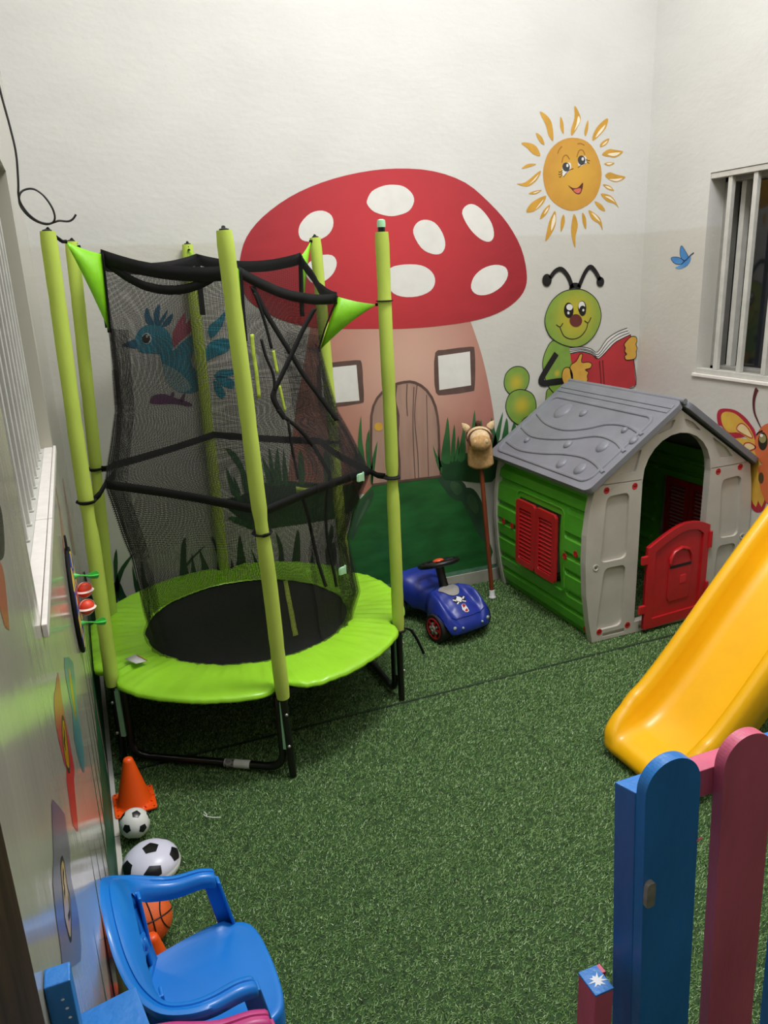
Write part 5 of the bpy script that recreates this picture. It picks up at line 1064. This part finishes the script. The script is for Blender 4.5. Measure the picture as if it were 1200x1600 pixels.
# entrance: crossing black tapes, zip and buckles on the front right side
def outw(q, e): 
    q = Vector(q); fl_ = Vector((q.x - TC.x, q.y - TC.y, 0)).normalized(); return q + fl_ * e
for q, wd in (([(0.5763,2.594,1.738),(0.6149,2.616,1.66),(0.6651,2.645,1.576),(0.7121,2.672,1.5),(0.7548,2.697,1.427),(0.8277,2.739,1.329),(0.898,2.78,1.231)], .024), ([(0.8248,2.737,1.652),(0.7847,2.714,1.604),(0.7566,2.698,1.568),(0.7126,2.672,1.506),(0.6615,2.643,1.435),(0.6282,2.624,1.389),(0.6237,2.621,1.357),(0.6521,2.638,1.301),(0.664,2.644,1.282)], .026), ([(0.5821,2.597,1.718),(0.5997,2.607,1.666),(0.616,2.617,1.607),(0.631,2.625,1.531)], .012),
              ([(0.6359,2.628,1.321),(0.6611,2.643,1.29),(0.7147,2.674,1.24),(0.7694,2.705,1.173),(0.8105,2.729,1.101),(0.8457,2.749,1.033)], .022), ([(0.6752,2.651,1.272),(0.6809,2.654,1.193),(0.6892,2.659,1.124),(0.6992,2.665,1.052)], .012), ([(0.7044,2.668,1),(0.7277,2.681,0.9162),(0.7458,2.692,0.8045),(0.7678,2.704,0.6809),(0.7935,2.719,0.5869)], .016), ([(0.8473,2.75,1.033),(0.8279,2.739,0.9655),(0.815,2.732,0.8759),(0.8162,2.732,0.7667),(0.8386,2.745,0.6186),(0.845,2.749,0.566)], .014), ([(0.5928,2.603,1.567),(0.6059,2.611,1.507),(0.629,2.624,1.444),(0.6282,2.624,1.389)], .012)):
    obj('entrance_tape', MB().strip([outw(p, .004) for p in smooth_loop(q, 5, False)], wd, (cos(radians(-60 + 90)), sin(radians(30)), 0)), M_web, net, world=True, solid=.002)
for q, wd in (([(0.5592,2.584,1.587),(0.5586,2.584,1.529),(0.5632,2.586,1.464),(0.5651,2.587,1.372)], .016), ([(0.637,2.629,1.525),(0.6417,2.632,1.487),(0.6473,2.635,1.448)], .014), ([(0.6516,2.637,1.403),(0.6588,2.641,1.357),(0.6667,2.646,1.31)], .012), ([(0.6884,2.659,1.016),(0.7386,2.688,0.9959),(0.8014,2.724,0.9894),(0.8717,2.764,0.9934)], .024)):
    obj('zip_tape', MB().strip([outw(p, .002) for p in smooth_loop(q, 4, False)], wd, (cos(radians(30)), sin(radians(30)), 0) if q[0][2] > 1.1 else (0, 0, 1)), M_limeweb, net, world=True, solid=.002, label='lime zip tape')
for q in ([(0.9008,2.781,1.008)], [(0.869,2.763,0.627)]):
    p = outw(q[0], .080 if q[0][2] > .8 else .01); X_ = Vector((cos(radians(30)), sin(radians(30)), 0)); N_ = Vector((X_.y, -X_.x, 0))
    Mq = Matrix(((X_.x, N_.x, 0, p.x), (X_.y, N_.y, 0, p.y), (0, 0, 1, p.z), (0, 0, 0, 1)))
    obj('buckle', MB().box((-.016, 0, -.016), (.012, .010, .016), Mq).box((.012, .002, -.019), (.021, .009, .019), Mq).box((-.022, .002, -.013), (-.016, .008, .013), Mq), M_buckle, net, world=True, smooth=False, bevel=.003, label='mint plastic buckle')
obj('loose_strap', MB().strip([on_pole(1, .342) + Vector((.026, -.01, 0)), on_pole(1, .338) + Vector((.050, -.015, -.008)), on_pole(1, .30) + Vector((.075, -.02, -.02)), on_pole(1, .26) + Vector((.09, -.025, -.02)), on_pole(1, .225) + Vector((.098, -.03, -.01))], .012, (.5, -.3, .4)).tube([on_pole(1, .336) + Vector((cos(t), sin(t), 0)) * .028 for t in [2 * pi * j / 18 for j in range(18)]], .004, 6, closed=True), M_web, tramp, world=True, solid=.002)

# ---------------------------------------------------------------- children's plastic armchairs
M_cblue = mat('sky_blue_plastic', (28, 124, 214), rough=.26, var=.03, vs=4, bump=.03, bs=100)
M_cpink = mat('pink_plastic', (196, 66, 132), rough=.36, var=.03, vs=4, bump=.03, bs=100)
def chair(label, loc, m, rz=0, hs=1.0):
    c = thing('child_armchair', label, 'chair', loc, radians(rz), 'small plastic armchairs')
    # moulded rim: arms and back in one sweep, wider towards the back
    half = [(.128, -.160, .378), (.095, -.163, .386), (.04, -.168, .385), (-.005, -.172, .395), (-.045, -.169, .414), (-.072, -.148, .444), (-.085, -.112, .473), (-.090, -.06, .496), (-.091, 0, .503)]
    full = half + [(x, -y, z) for x, y, z in half[-2::-1]]
    full = [(x, y, z * hs) for x, y, z in full]
    P_ = smooth_loop([Vector(p) for p in full], 5, False); n = len(P_)
    sec = [(-.5, -.012), (-.52, .000), (-.44, .010), (-.25, .014), (-.12, .0135), (-.08, .010), (.05, .010), (.10, .0135), (.25, .0145), (.42, .009), (.5, -.002), (.46, -.016), (.40, -.016), (.38, -.002), (-.36, -.002), (-.42, -.014)]
    vs = []; ns = len(sec)
    for i, p in enumerate(P_):
        t = (P_[min(i + 1, n - 1)] - P_[max(i - 1, 0)]).normalized()
        s_ = i / (n - 1); bk = math.sin(pi * s_) ** 2
        wd = .040 + .010 * bk
        # the section tips outwards over the back
        out = Vector((t.y, -t.x, 0)).normalized(); upv = Vector((0, 0, 1)) * (1 - .45 * bk) + out * -.35 * bk; upv.normalize()
        acr = (out * (1 - .1 * bk) + Vector((0, 0, -.55)) * bk).normalized()
        e = 1 if 0 < i < n - 1 else .82
        for a, b in sec: vs.append(p + acr * (a * wd * e) + upv * (b * (1 + .5 * bk) * e))
    fs = [(i * ns + k, i * ns + (k + 1) % ns, (i + 1) * ns + (k + 1) % ns, (i + 1) * ns + k) for i in range(n - 1) for k in range(ns)]
    fs += [tuple(range(ns))[::-1], tuple((n - 1) * ns + k for k in range(ns))]
    obj('arm_and_back_rim', MB().add(vs, fs), m, c, angle=50)
    # seat with a rolled skirt
    so = smooth_loop([Vector(p) for p in ((.196, -.100, 0), (.204, 0, 0), (.196, .100, 0), (.165, .140, 0), (.09, .146, 0), (-.03, .122, 0), (-.062, .100, 0), (-.070, 0, 0), (-.062, -.100, 0), (-.03, -.122, 0), (.09, -.146, 0), (.165, -.140, 0))], 4)
    cx_, cy_ = .06, 0; v2 = [(cx_, cy_, .268 * hs)]; f2 = []; m_ = len(so)
    rings = [(.35, .269), (.7, .272), (.9, .279), (.96, .281), (.99, .278), (1.0, .270), (1.0, .232), (.985, .232)]
    for k, z in rings:
        for p in so:
            lipf = -.010 if (p.x > .15 and k > .8) else 0
            v2.append((cx_ + (p.x - cx_) * k, cy_ + (p.y - cy_) * k, (z + lipf) * hs))
    for i in range(m_):
        j = (i + 1) % m_; f2.append((0, 1 + i, 1 + j))
        for k in range(len(rings) - 1): o = 1 + k * m_; f2.append((o + i, o + m_ + i, o + m_ + j, o + j))
    obj('seat', MB().add(v2, f2), m, c, angle=55)
    # back panel: two side posts, a curved lattice with raised crown ornament
    def bp(a, t, e=0.0):
        """a: -1..1 across, t: 0 seat .. 1 rim"""
        y = a * (.098 + .030 * t); x = -.058 - .024 * t + .026 * a * a * (1 - .2 * t) + e
        return Vector((x, y, (.262 + (.480 - .045 * a * a - .262) * t) * hs))
    for a0, a1 in ((-1.12, -.86), (-.46, -.26), (-.1, .1), (.26, .46), (.86, 1.12)):
        obj('back_slat', MB().grid(lambda q, t: bp(a0 + (a1 - a0) * q, t), 4, 10), m, c, solid=.008, angle=60)
    obj('back_band', MB().grid(lambda q, t: bp(-1.05 + 2.1 * q, .80 + .24 * t), 20, 4), m, c, solid=.008, angle=60)
    obj('back_band', MB().grid(lambda q, t: bp(-1.05 + 2.1 * q, .0 + .14 * t), 20, 3), m, c, solid=.008, angle=60)
    orn = MB()
    for k in range(9):
        a = -.8 + .2 * k; orn.ball(bp(a, .42 + .06 * (k % 2), .006), (.008, .014, .018), 10, 6)
    orn.tube([bp(-.9 + .1 * k, .36 + .02 * math.sin(k), .004) for k in range(19)], .006, 6)
    orn.tube([bp(-.9 + .1 * k, .60 + .10 * cos(pi * (k - 9) / 9) , .004) for k in range(19)], .006, 6)
    obj('crown_ornament', orn, m, c, angle=60)
    # legs: front ones run up to the arms, back ones to the rim, all L-shaped
    for s in (-1, 1):
        def leg(top, mid, bot, w0, w1):
            tb = smooth_loop([Vector(top), Vector(mid), Vector(bot)], 6, False); v4 = []; k4 = len(tb)
            prof = [(-.5, .5), (.5, .5), (.5, -.5), (.28, -.5), (.28, .25), (-.5, .25)]
            for i, p in enumerate(tb):
                t = i / (k4 - 1); w_ = w0 + (w1 - w0) * t
                for a, b in prof: v4.append(p + Vector((a * w_, s * b * w_ * .75, 0)))
            f4 = [(i * 6 + k, i * 6 + (k + 1) % 6, (i + 1) * 6 + (k + 1) % 6, (i + 1) * 6 + k) for i in range(k4 - 1) for k in range(6)]
            f4 += [tuple(range(6))[::-1], tuple((k4 - 1) * 6 + k for k in range(6))]
            return MB().add(v4, f4)
        obj('leg', leg((.118, s * .156, .374 * hs), (.140, s * .148, .265 * hs), (.192, s * .160, .014), .036, .040), m, c, smooth=False, bevel=.004)
        obj('leg', leg((-.055, s * .132, .42 * hs), (-.050, s * .122, .25 * hs), (-.066, s * .150, .014), .034, .038), m, c, smooth=False, bevel=.004)
    return c
chair('small blue plastic armchair standing against the left wall', (.012, 1.337, 0), M_cblue, 4, 1.17)
chair('small pink plastic armchair half hidden at the bottom edge of the picture', (.036, .936, 0), M_cpink, 2, 1.17)

# ---------------------------------------------------------------- balls and cones
M_ballw = mat('ball_white', (226, 226, 220), rough=.28, var=.02); M_ballb = mat('ball_black', (24, 24, 26), rough=.3); M_hover = mat('hover_white', (222, 222, 240), rough=.3, var=.02)
PHI = (1 + 5 ** .5) / 2
ICO = [Vector(v).normalized() for a in (-1, 1) for b in (-PHI, PHI) for v in ((0, a, b), (a, b, 0), (b, 0, a))]
def pent(dirv, ang, rot, rad, M, lift=1.006, n=4):
    """curved pentagon panel on a ball"""
    d = dirv.normalized(); e1 = d.orthogonal().normalized(); e2 = d.cross(e1); vs = [M @ (d * rad * lift)]; fs = []
    for k in range(1, n + 1):
        for i in range(5):
            for h in range(3):
                a0, a1 = rot + 2 * pi * i / 5, rot + 2 * pi * (i + 1) / 5
                c0 = Vector((cos(a0), sin(a0))); c1 = Vector((cos(a1), sin(a1))); q = c0 + (c1 - c0) * (h / 3)
                v = d + (e1 * q.x + e2 * q.y) * math.tan(ang * k / n); vs.append(M @ (v.normalized() * rad * lift))
    for i in range(15):
        j = (i + 1) % 15; fs.append((0, 1 + i, 1 + j))
        for k in range(n - 1): o = 1 + k * 15; fs.append((o + i, o + 15 + i, o + 15 + j, o + j))
    return MB().add(vs, fs)
sb = thing('small_football', 'small white football with black pentagons in front of the upright orange cone', 'ball', (-.036, 2.296, .061))
RM = Matrix.Rotation(.5, 4, 'Z') @ Matrix.Rotation(.95, 4, 'X')
obj('shell', MB().ball((0, 0, 0), .049, 36, 24), M_ballw, sb)
for k, d in enumerate(ICO):
    obj('panel', pent(RM.to_3x3() @ d, .31, .3 + k, .049, Matrix.Identity(4)), M_ballb, sb)
hv = thing('hover_ball', 'flattened white hover football with large black pentagons behind the blue chair', 'ball', (-.004, 2.105, .012))
hp = [(.001, .0), (.060, .0), (.078, .004), (.086, .016), (.089, .030), (.086, .036)]
dome = [(.086 * cos(t), .036 + .052 * sin(t)) for t in [pi / 2 * k / 14 for k in range(15)]]
obj('bumper', MB().lathe(hp, 48), M_ballw, hv, label='white foam bumper ring')
obj('dome', MB().lathe([(max(r_, .0005), z) for r_, z in dome], 48), M_hover, hv)
SQ = Matrix.Translation((0, 0, .036)) @ Matrix.Diagonal((1, 1, .052 / .086, 1)) @ Matrix.Rotation(.35, 4, 'Z')
obj('panel', pent(Vector((.05, -.02, 1)), .30, .4, .0865, SQ), M_ballb, hv)
for k in range(5):
    a = 2 * pi * k / 5 + .62; obj('panel', pent(Vector((cos(a), sin(a), .50)), .34, .95 * k, .0865, SQ), M_ballb, hv)
sl_ = MB()
for k in range(6): sl_.box((.030 + .005 * k, -.062, .075 - .0035 * k), (.032 + .005 * k, -.040, .0765 - .0035 * k))
bb = thing('basketball', 'small orange basketball with black lines beside the blue chair', 'ball', (-.036, 1.845, .081))
M_bask = mat('basketball_orange', (226, 100, 40), rough=.5, var=.05, bump=.4, bs=420)
obj('shell', MB().ball((0, 0, 0), .068, 40, 28), M_bask, bb)
RB_ = (Matrix.Rotation(.25, 4, 'Z') @ Matrix.Rotation(-.55, 4, 'X')).to_3x3()
def seam(fn): return MB().tube([RB_ @ (fn(2 * pi * k / 64).normalized() * .0684) for k in range(64)], .0020, 6, closed=True)
lines = [lambda t: Vector((cos(t), 0, sin(t))), lambda t: Vector((0, cos(t), sin(t)))]
lines += [lambda t, s=s: Vector((s * (.62 - .30 * cos(2 * t)), cos(t) * .9, sin(t) * .9)) for s in (-1, 1)]
lines[0] = lambda t: Vector((cos(t), sin(t), .0))
for fn in lines: obj('seam', seam(fn), M_ballb, bb)
M_cone = mat('orange_plastic', (246, 88, 18), rough=.38, var=.03, vs=6)
def cone(label, loc, rz, tilt=None, h=.182, half=.070):
    c = thing('training_cone', label, 'cone', loc, radians(rz), 'orange training cones')
    mb = MB().prism(rrect(-half, -half, half, half, .010, 4), [], .006)
    obj('base', mb, M_cone, c, smooth=False, bevel=.0015)
    obj('cone_body', MB().lathe([(half * .93, .005), (half * .86, .008), (half * .80, .016), (.018, h - .012), (.015, h - .004), (.008, h), (.001, h)], 40), M_cone, c)
    st_ = MB()
    for k in range(12):
        a = 2 * pi * k / 12; st_.box((half * .84, -.0012, .005), (half * .98, .0012, .012), Matrix.Rotation(a, 4, 'Z'))
    obj('base_rib', st_, M_cone, c, smooth=False)
    for a, b in ((1, 1), (1, -1), (-1, 1), (-1, -1)): obj('hole', MB().lathe([(.003, 0), (.003, .0005)], 8, T(a * half * .86, b * half * .86, .006)), M_dark, c)
    return c
cone('orange training cone standing by the left wall beside the trampoline', (-.028, 2.478, .012), 2)
cone('orange training cone behind the back of the blue chair', (-.030, 1.66, .012), 4)

# ---------------------------------------------------------------- dartboard with two sticky balls and two darts
db = thing('dartboard', 'round yellow and blue fabric dartboard hanging on the left wall', 'dartboard', (XL + .002, 2.27, .885))
AX = Matrix(((0, 0, 1, 0), (1, 0, 0, 0), (0, 1, 0, 0), (0, 0, 0, 1)))
M_dby = mat('board_yellow', (232, 196, 60), rough=.8, var=.08, vs=40); M_dbb = mat('board_blue', (40, 60, 160), rough=.8, var=.1, vs=40); M_dbr = mat('board_red', (196, 50, 50), rough=.8)
obj('board', MB().lathe([(.001, 0), (.155, 0), (.158, .004), (.155, .010), (.001, .010)], 48, AX, caps=False), M_web, db)
for k in range(12):
    a0, a1 = 2 * pi * k / 12, 2 * pi * (k + 1) / 12
    arc = [a0 + (a1 - a0) * i / 6 for i in range(7)]
    for r0, r1, ms in ((.092, .142, (M_dby, M_dbb)), (.034, .090, (M_dbb, M_dby))):
        pts = [(r1 * cos(t), r1 * sin(t)) for t in arc] + [(r0 * cos(t), r0 * sin(t)) for t in arc[::-1]]
        obj('sector', MB().prism(pts, [], .0012, AX @ T(0, 0, .010)), ms[k % 2], db, smooth=False)
obj('bullseye', MB().lathe([(.001, .010), (.030, .010), (.030, .0125), (.001, .0125)], 24, AX, caps=False), M_dbr, db)
obj('hanging_loop', MB().tube([AX @ Vector(p) for p in ((-.012, .152, .005), (-.010, .185, .005), (0, .196, .005), (.010, .185, .005), (.012, .152, .005))], .003, 6), M_web, db)
M_sb = mat('orange_ball', (232, 72, 42), rough=.45, var=.04); M_sw = mat('white_tape', (236, 214, 206), rough=.6)
for nm, y, z in (('orange sticky ball with white cross tape, upper one on the dartboard', 2.30, .900), ('orange sticky ball with white cross tape, lower one on the dartboard', 2.255, .862)):
    b_ = thing('sticky_ball', nm, 'ball', (XL + .033, y + .02, z - .008), 0, 'sticky balls on the dartboard')
    obj('shell', MB().ball((0, 0, 0), .0225, 24, 16), M_sb, b_)
    for ax_ in ('X', 'Y'):
        obj('cross_tape', MB().tube([Matrix.Rotation(.5, 3, 'Z') @ (Matrix.Rotation(pi / 2 * (ax_ == 'Y'), 3, 'X') @ Vector((.0228 * cos(t), .0228 * sin(t), 0))) for t in [2 * pi * j / 24 for j in range(24)]], .0068, 6, closed=True, flat=.09, up=None), M_sw, b_)
M_dart = mat('green_dart', (84, 204, 84), rough=.35)
for nm, y, z in (('green plastic dart above the sticky balls', 2.285, .952), ('green plastic dart below the sticky balls', 2.235, .822)):
    d_ = thing('dart', nm, 'dart', (XL + .0125, y + .02, z - .008), 0, 'green darts')
    obj('suction_head', MB().lathe([(.010, 0), (.009, .004), (.004, .012), (.0035, .016)], 14, Matrix.Rotation(pi / 2, 4, 'Y')), M_dart, d_)
    obj('shaft', MB().tube([(.014, 0, 0), (.040, -.004, -.004)], .0025, 8), M_dart, d_)
    for a in (0, pi / 2):
        fl2 = MB().prism(smooth_loop([Vector(p) for p in ((0, .002, 0), (.012, .009, 0), (.028, .012, 0), (.034, .006, 0), (.034, -.006, 0), (.028, -.012, 0), (.012, -.009, 0), (0, -.002, 0))], 3), [], .0014, T(.034, -.004, -.0045) @ Matrix.Rotation(a, 4, 'X'))
        obj('flight', fl2, M_dart, d_, smooth=False)

# ---------------------------------------------------------------- picket fence in the foreground
M_fb = mat('fence_blue', (38, 120, 200), rough=.38, var=.05, vs=6, bump=.35, bs=40, stretch=(2, 2, .6)); M_fp = mat('fence_pink', (206, 96, 126), rough=.42, var=.06, vs=6, bump=.35, bs=40, stretch=(2, 2, .6))
M_chip_glint = mat('chipped_white', (228, 230, 236), rough=.6); M_lock = mat('worn_metal', (150, 146, 136), rough=.35, metal=.2, var=.15, vs=40)
fence = thing('picket_fence', 'low wooden fence of round-topped blue and pink pickets at the lower right', 'fence', (.67, .735, 0))
for k in range(5):
    x0 = .684 + .149 * k; m = (M_fb, M_fp)[k % 2]; w_ = .1035; zs = 1.0; zt = 1.056
    pr = [(x0, .02), (x0 + w_, .02), (x0 + w_, zs)] + [(x0 + w_ / 2 + w_ / 2 * cos(t), zs + (zt - zs) * sin(t) ** .9) for t in [pi * j / 30 for j in range(1, 30)]] + [(x0, zs)]
    pr = [(x + (1 - z) * .047, z) for x, z in pr]
    pk = obj('picket', MB().prism(pr, [], .020, T(0, .750, 0) @ FY), m, fence, world=True, smooth=False, bevel=.0015, label=('blue' if k % 2 == 0 else 'pink') + ' picket')
    if k == 0:
        lk = obj('latch_plate', MB().prism(smooth_loop([Vector((a, b, 0)) for a, b in ((-.006, -.022), (.006, -.022), (.008, -.014), (.008, .014), (.005, .022), (-.004, .022), (-.008, .014), (-.008, -.014))], 3), [], .010, T(.701, .7415, .828) @ FY), M_lock, pk, world=True, smooth=False, bevel=.002, label='worn metal latch')
obj('end_post', MB().add([(.684 + .047, .7705, .012), (.74 + .047, .7705, .012), (.74 + .047, .806, .012), (.672 + .047, .806, .012), (.684, .7705, .999), (.74, .7705, .999), (.74, .806, .999), (.672, .806, .999)], [(3, 2, 1, 0), (4, 5, 6, 7), (0, 1, 5, 4), (1, 2, 6, 5), (2, 3, 7, 6), (3, 0, 4, 7)]), M_fb, fence, world=True, smooth=False, bevel=.002, label='blue end post')
seg_ = [(.741, .785, M_fb), (.785, .945, M_fp), (.945, 1.09, M_fb), (1.09, 1.24, M_fp), (1.24, 1.385, M_fb)]
for x0, x1, m in seg_:
    obj('top_rail', MB().box((x0 + .0002, .7705, .950), (x1, .806, 1.0)), m, fence, world=True, smooth=False, bevel=.0015)
    obj('bottom_rail', MB().box((x0 + .0002, .7705, .10), (x1, .800, .15)), m, fence, world=True, smooth=False, bevel=.0015)
obj('nail', MB().tube([(.795, .745, .90), (.783, .742, .899)], .0015, 6), M_fp, fence, world=True)
st = thing('gate_stop_post', 'short pink wooden post with a chipped blue top beside the blue fence post', 'post', (.637, .78, 0))
obj('post', MB().box((.621, .760, .012), (.656, .806, .644)), M_fp, st, world=True, smooth=False, bevel=.002)
tp = obj('blue_top', MB().box((.6205, .7595, .644), (.6565, .8065, .648)), M_fb, st, world=True, smooth=False, bevel=.001, label='blue painted top')
sp_ = []
for k in range(18):
    a = 2 * pi * k / 18; rr = (.015 if k % 2 else .007) * (1 + .25 * sin(k * 2.3)); sp_.append((.640 + rr * cos(a), .781 + rr * sin(a) * .9))
obj('paint_chip', MB().prism(sp_, [], .0006, T(0, 0, .648)), M_chip_glint, tp, world=True, smooth=False)
obj('side_rail', MB().box((.657, .795, .585), (.668, .812, .640)), M_fp, st, world=True, smooth=False, bevel=.001)
lp_ = thing('gate_post', 'blue wooden gate post with a slanted flat top by the left wall', 'post', (-.06, .70, 0))
obj('post', MB().add([(-.101, .640, .012), (-.024, .640, .012), (-.034, .735, .012), (-.101, .727, .012), (-.101, .640, 1.0), (-.020, .640, 1.0), (-.038, .735, 1.0), (-.101, .727, .996)], [(3, 2, 1, 0), (4, 5, 6, 7), (0, 1, 5, 4), (1, 2, 6, 5), (2, 3, 7, 6), (3, 0, 4, 7)]), M_fb, lp_, world=True, smooth=False, bevel=.002)
bt = thing('wall_batten', 'narrow blue wooden batten with white paint specks fixed to the left wall', 'batten', (-.09, .61, 0))
obj('batten', MB().box((XL + .0005, .600, .012), (XL + .0225, .622, 1.168)), M_fb, bt, world=True, smooth=False, bevel=.0015)
random.seed(5)
for k in range(9):
    obj('paint_speck', MB().ball((XL + .003 + .017 * random.random(), .5995, 1.15 - .011 * k), (.0016, .0006, .0012), 8, 5), M_chip_glint, bt, world=True)  # white beads set in as point highlights on the dimpled blue wood

# ---------------------------------------------------------------- black cable looped over the nearest left pole
M_cable = mat('black_cable', (22, 20, 20), rough=.45)
cp_ = [(-.100, 2.72, 2.75), (-.092, 2.72, 2.45), (-.086, 2.72, 2.316), (-.076, 2.72, 2.22), (-.0715, 2.72, 2.146), (-.078, 2.72, 2.07), (-.084, 2.725, 2.03), (-.080, 2.73, 2.005), (-.062, 2.735, 1.975), (-.035, 2.745, 1.955), (-.005, 2.752, 1.952), (.008, 2.75, 1.966), (.006, 2.75, 1.995), (-.012, 2.75, 2.030), (-.036, 2.75, 2.050), (-.062, 2.75, 2.050), (-.080, 2.74, 2.036), (-.085, 2.74, 2.010), (-.075, 2.74, 1.985), (-.052, 2.748, 1.962), (-.020, 2.756, 1.950), (.005, 2.758, 1.956), (.020, 2.76, 1.960), (.045, 2.76, 1.958), (.060, 2.76, 1.964), (.072, 2.76, 1.978)]
cb = obj('cable', MB().tube(smooth_loop(cp_, 6, False), .0032, 8), M_cable)
tag(cb, 'black cable hanging from the left wall and looped on top of a trampoline pole', 'cable')

# a thin clear scrap of plastic lying on the turf
tag(obj('plastic_scrap', MB().tube([(.185, 2.302, .016), (.192, 2.285, .019), (.212, 2.272, .017), (.238, 2.262, .016)], .0018, 6).tube([(.192, 2.285, .019), (.196, 2.300, .015), (.190, 2.318, .014)], .0016, 6), M_whitep), 'tiny white plastic scrap lying on the turf right of the small football', 'scrap')
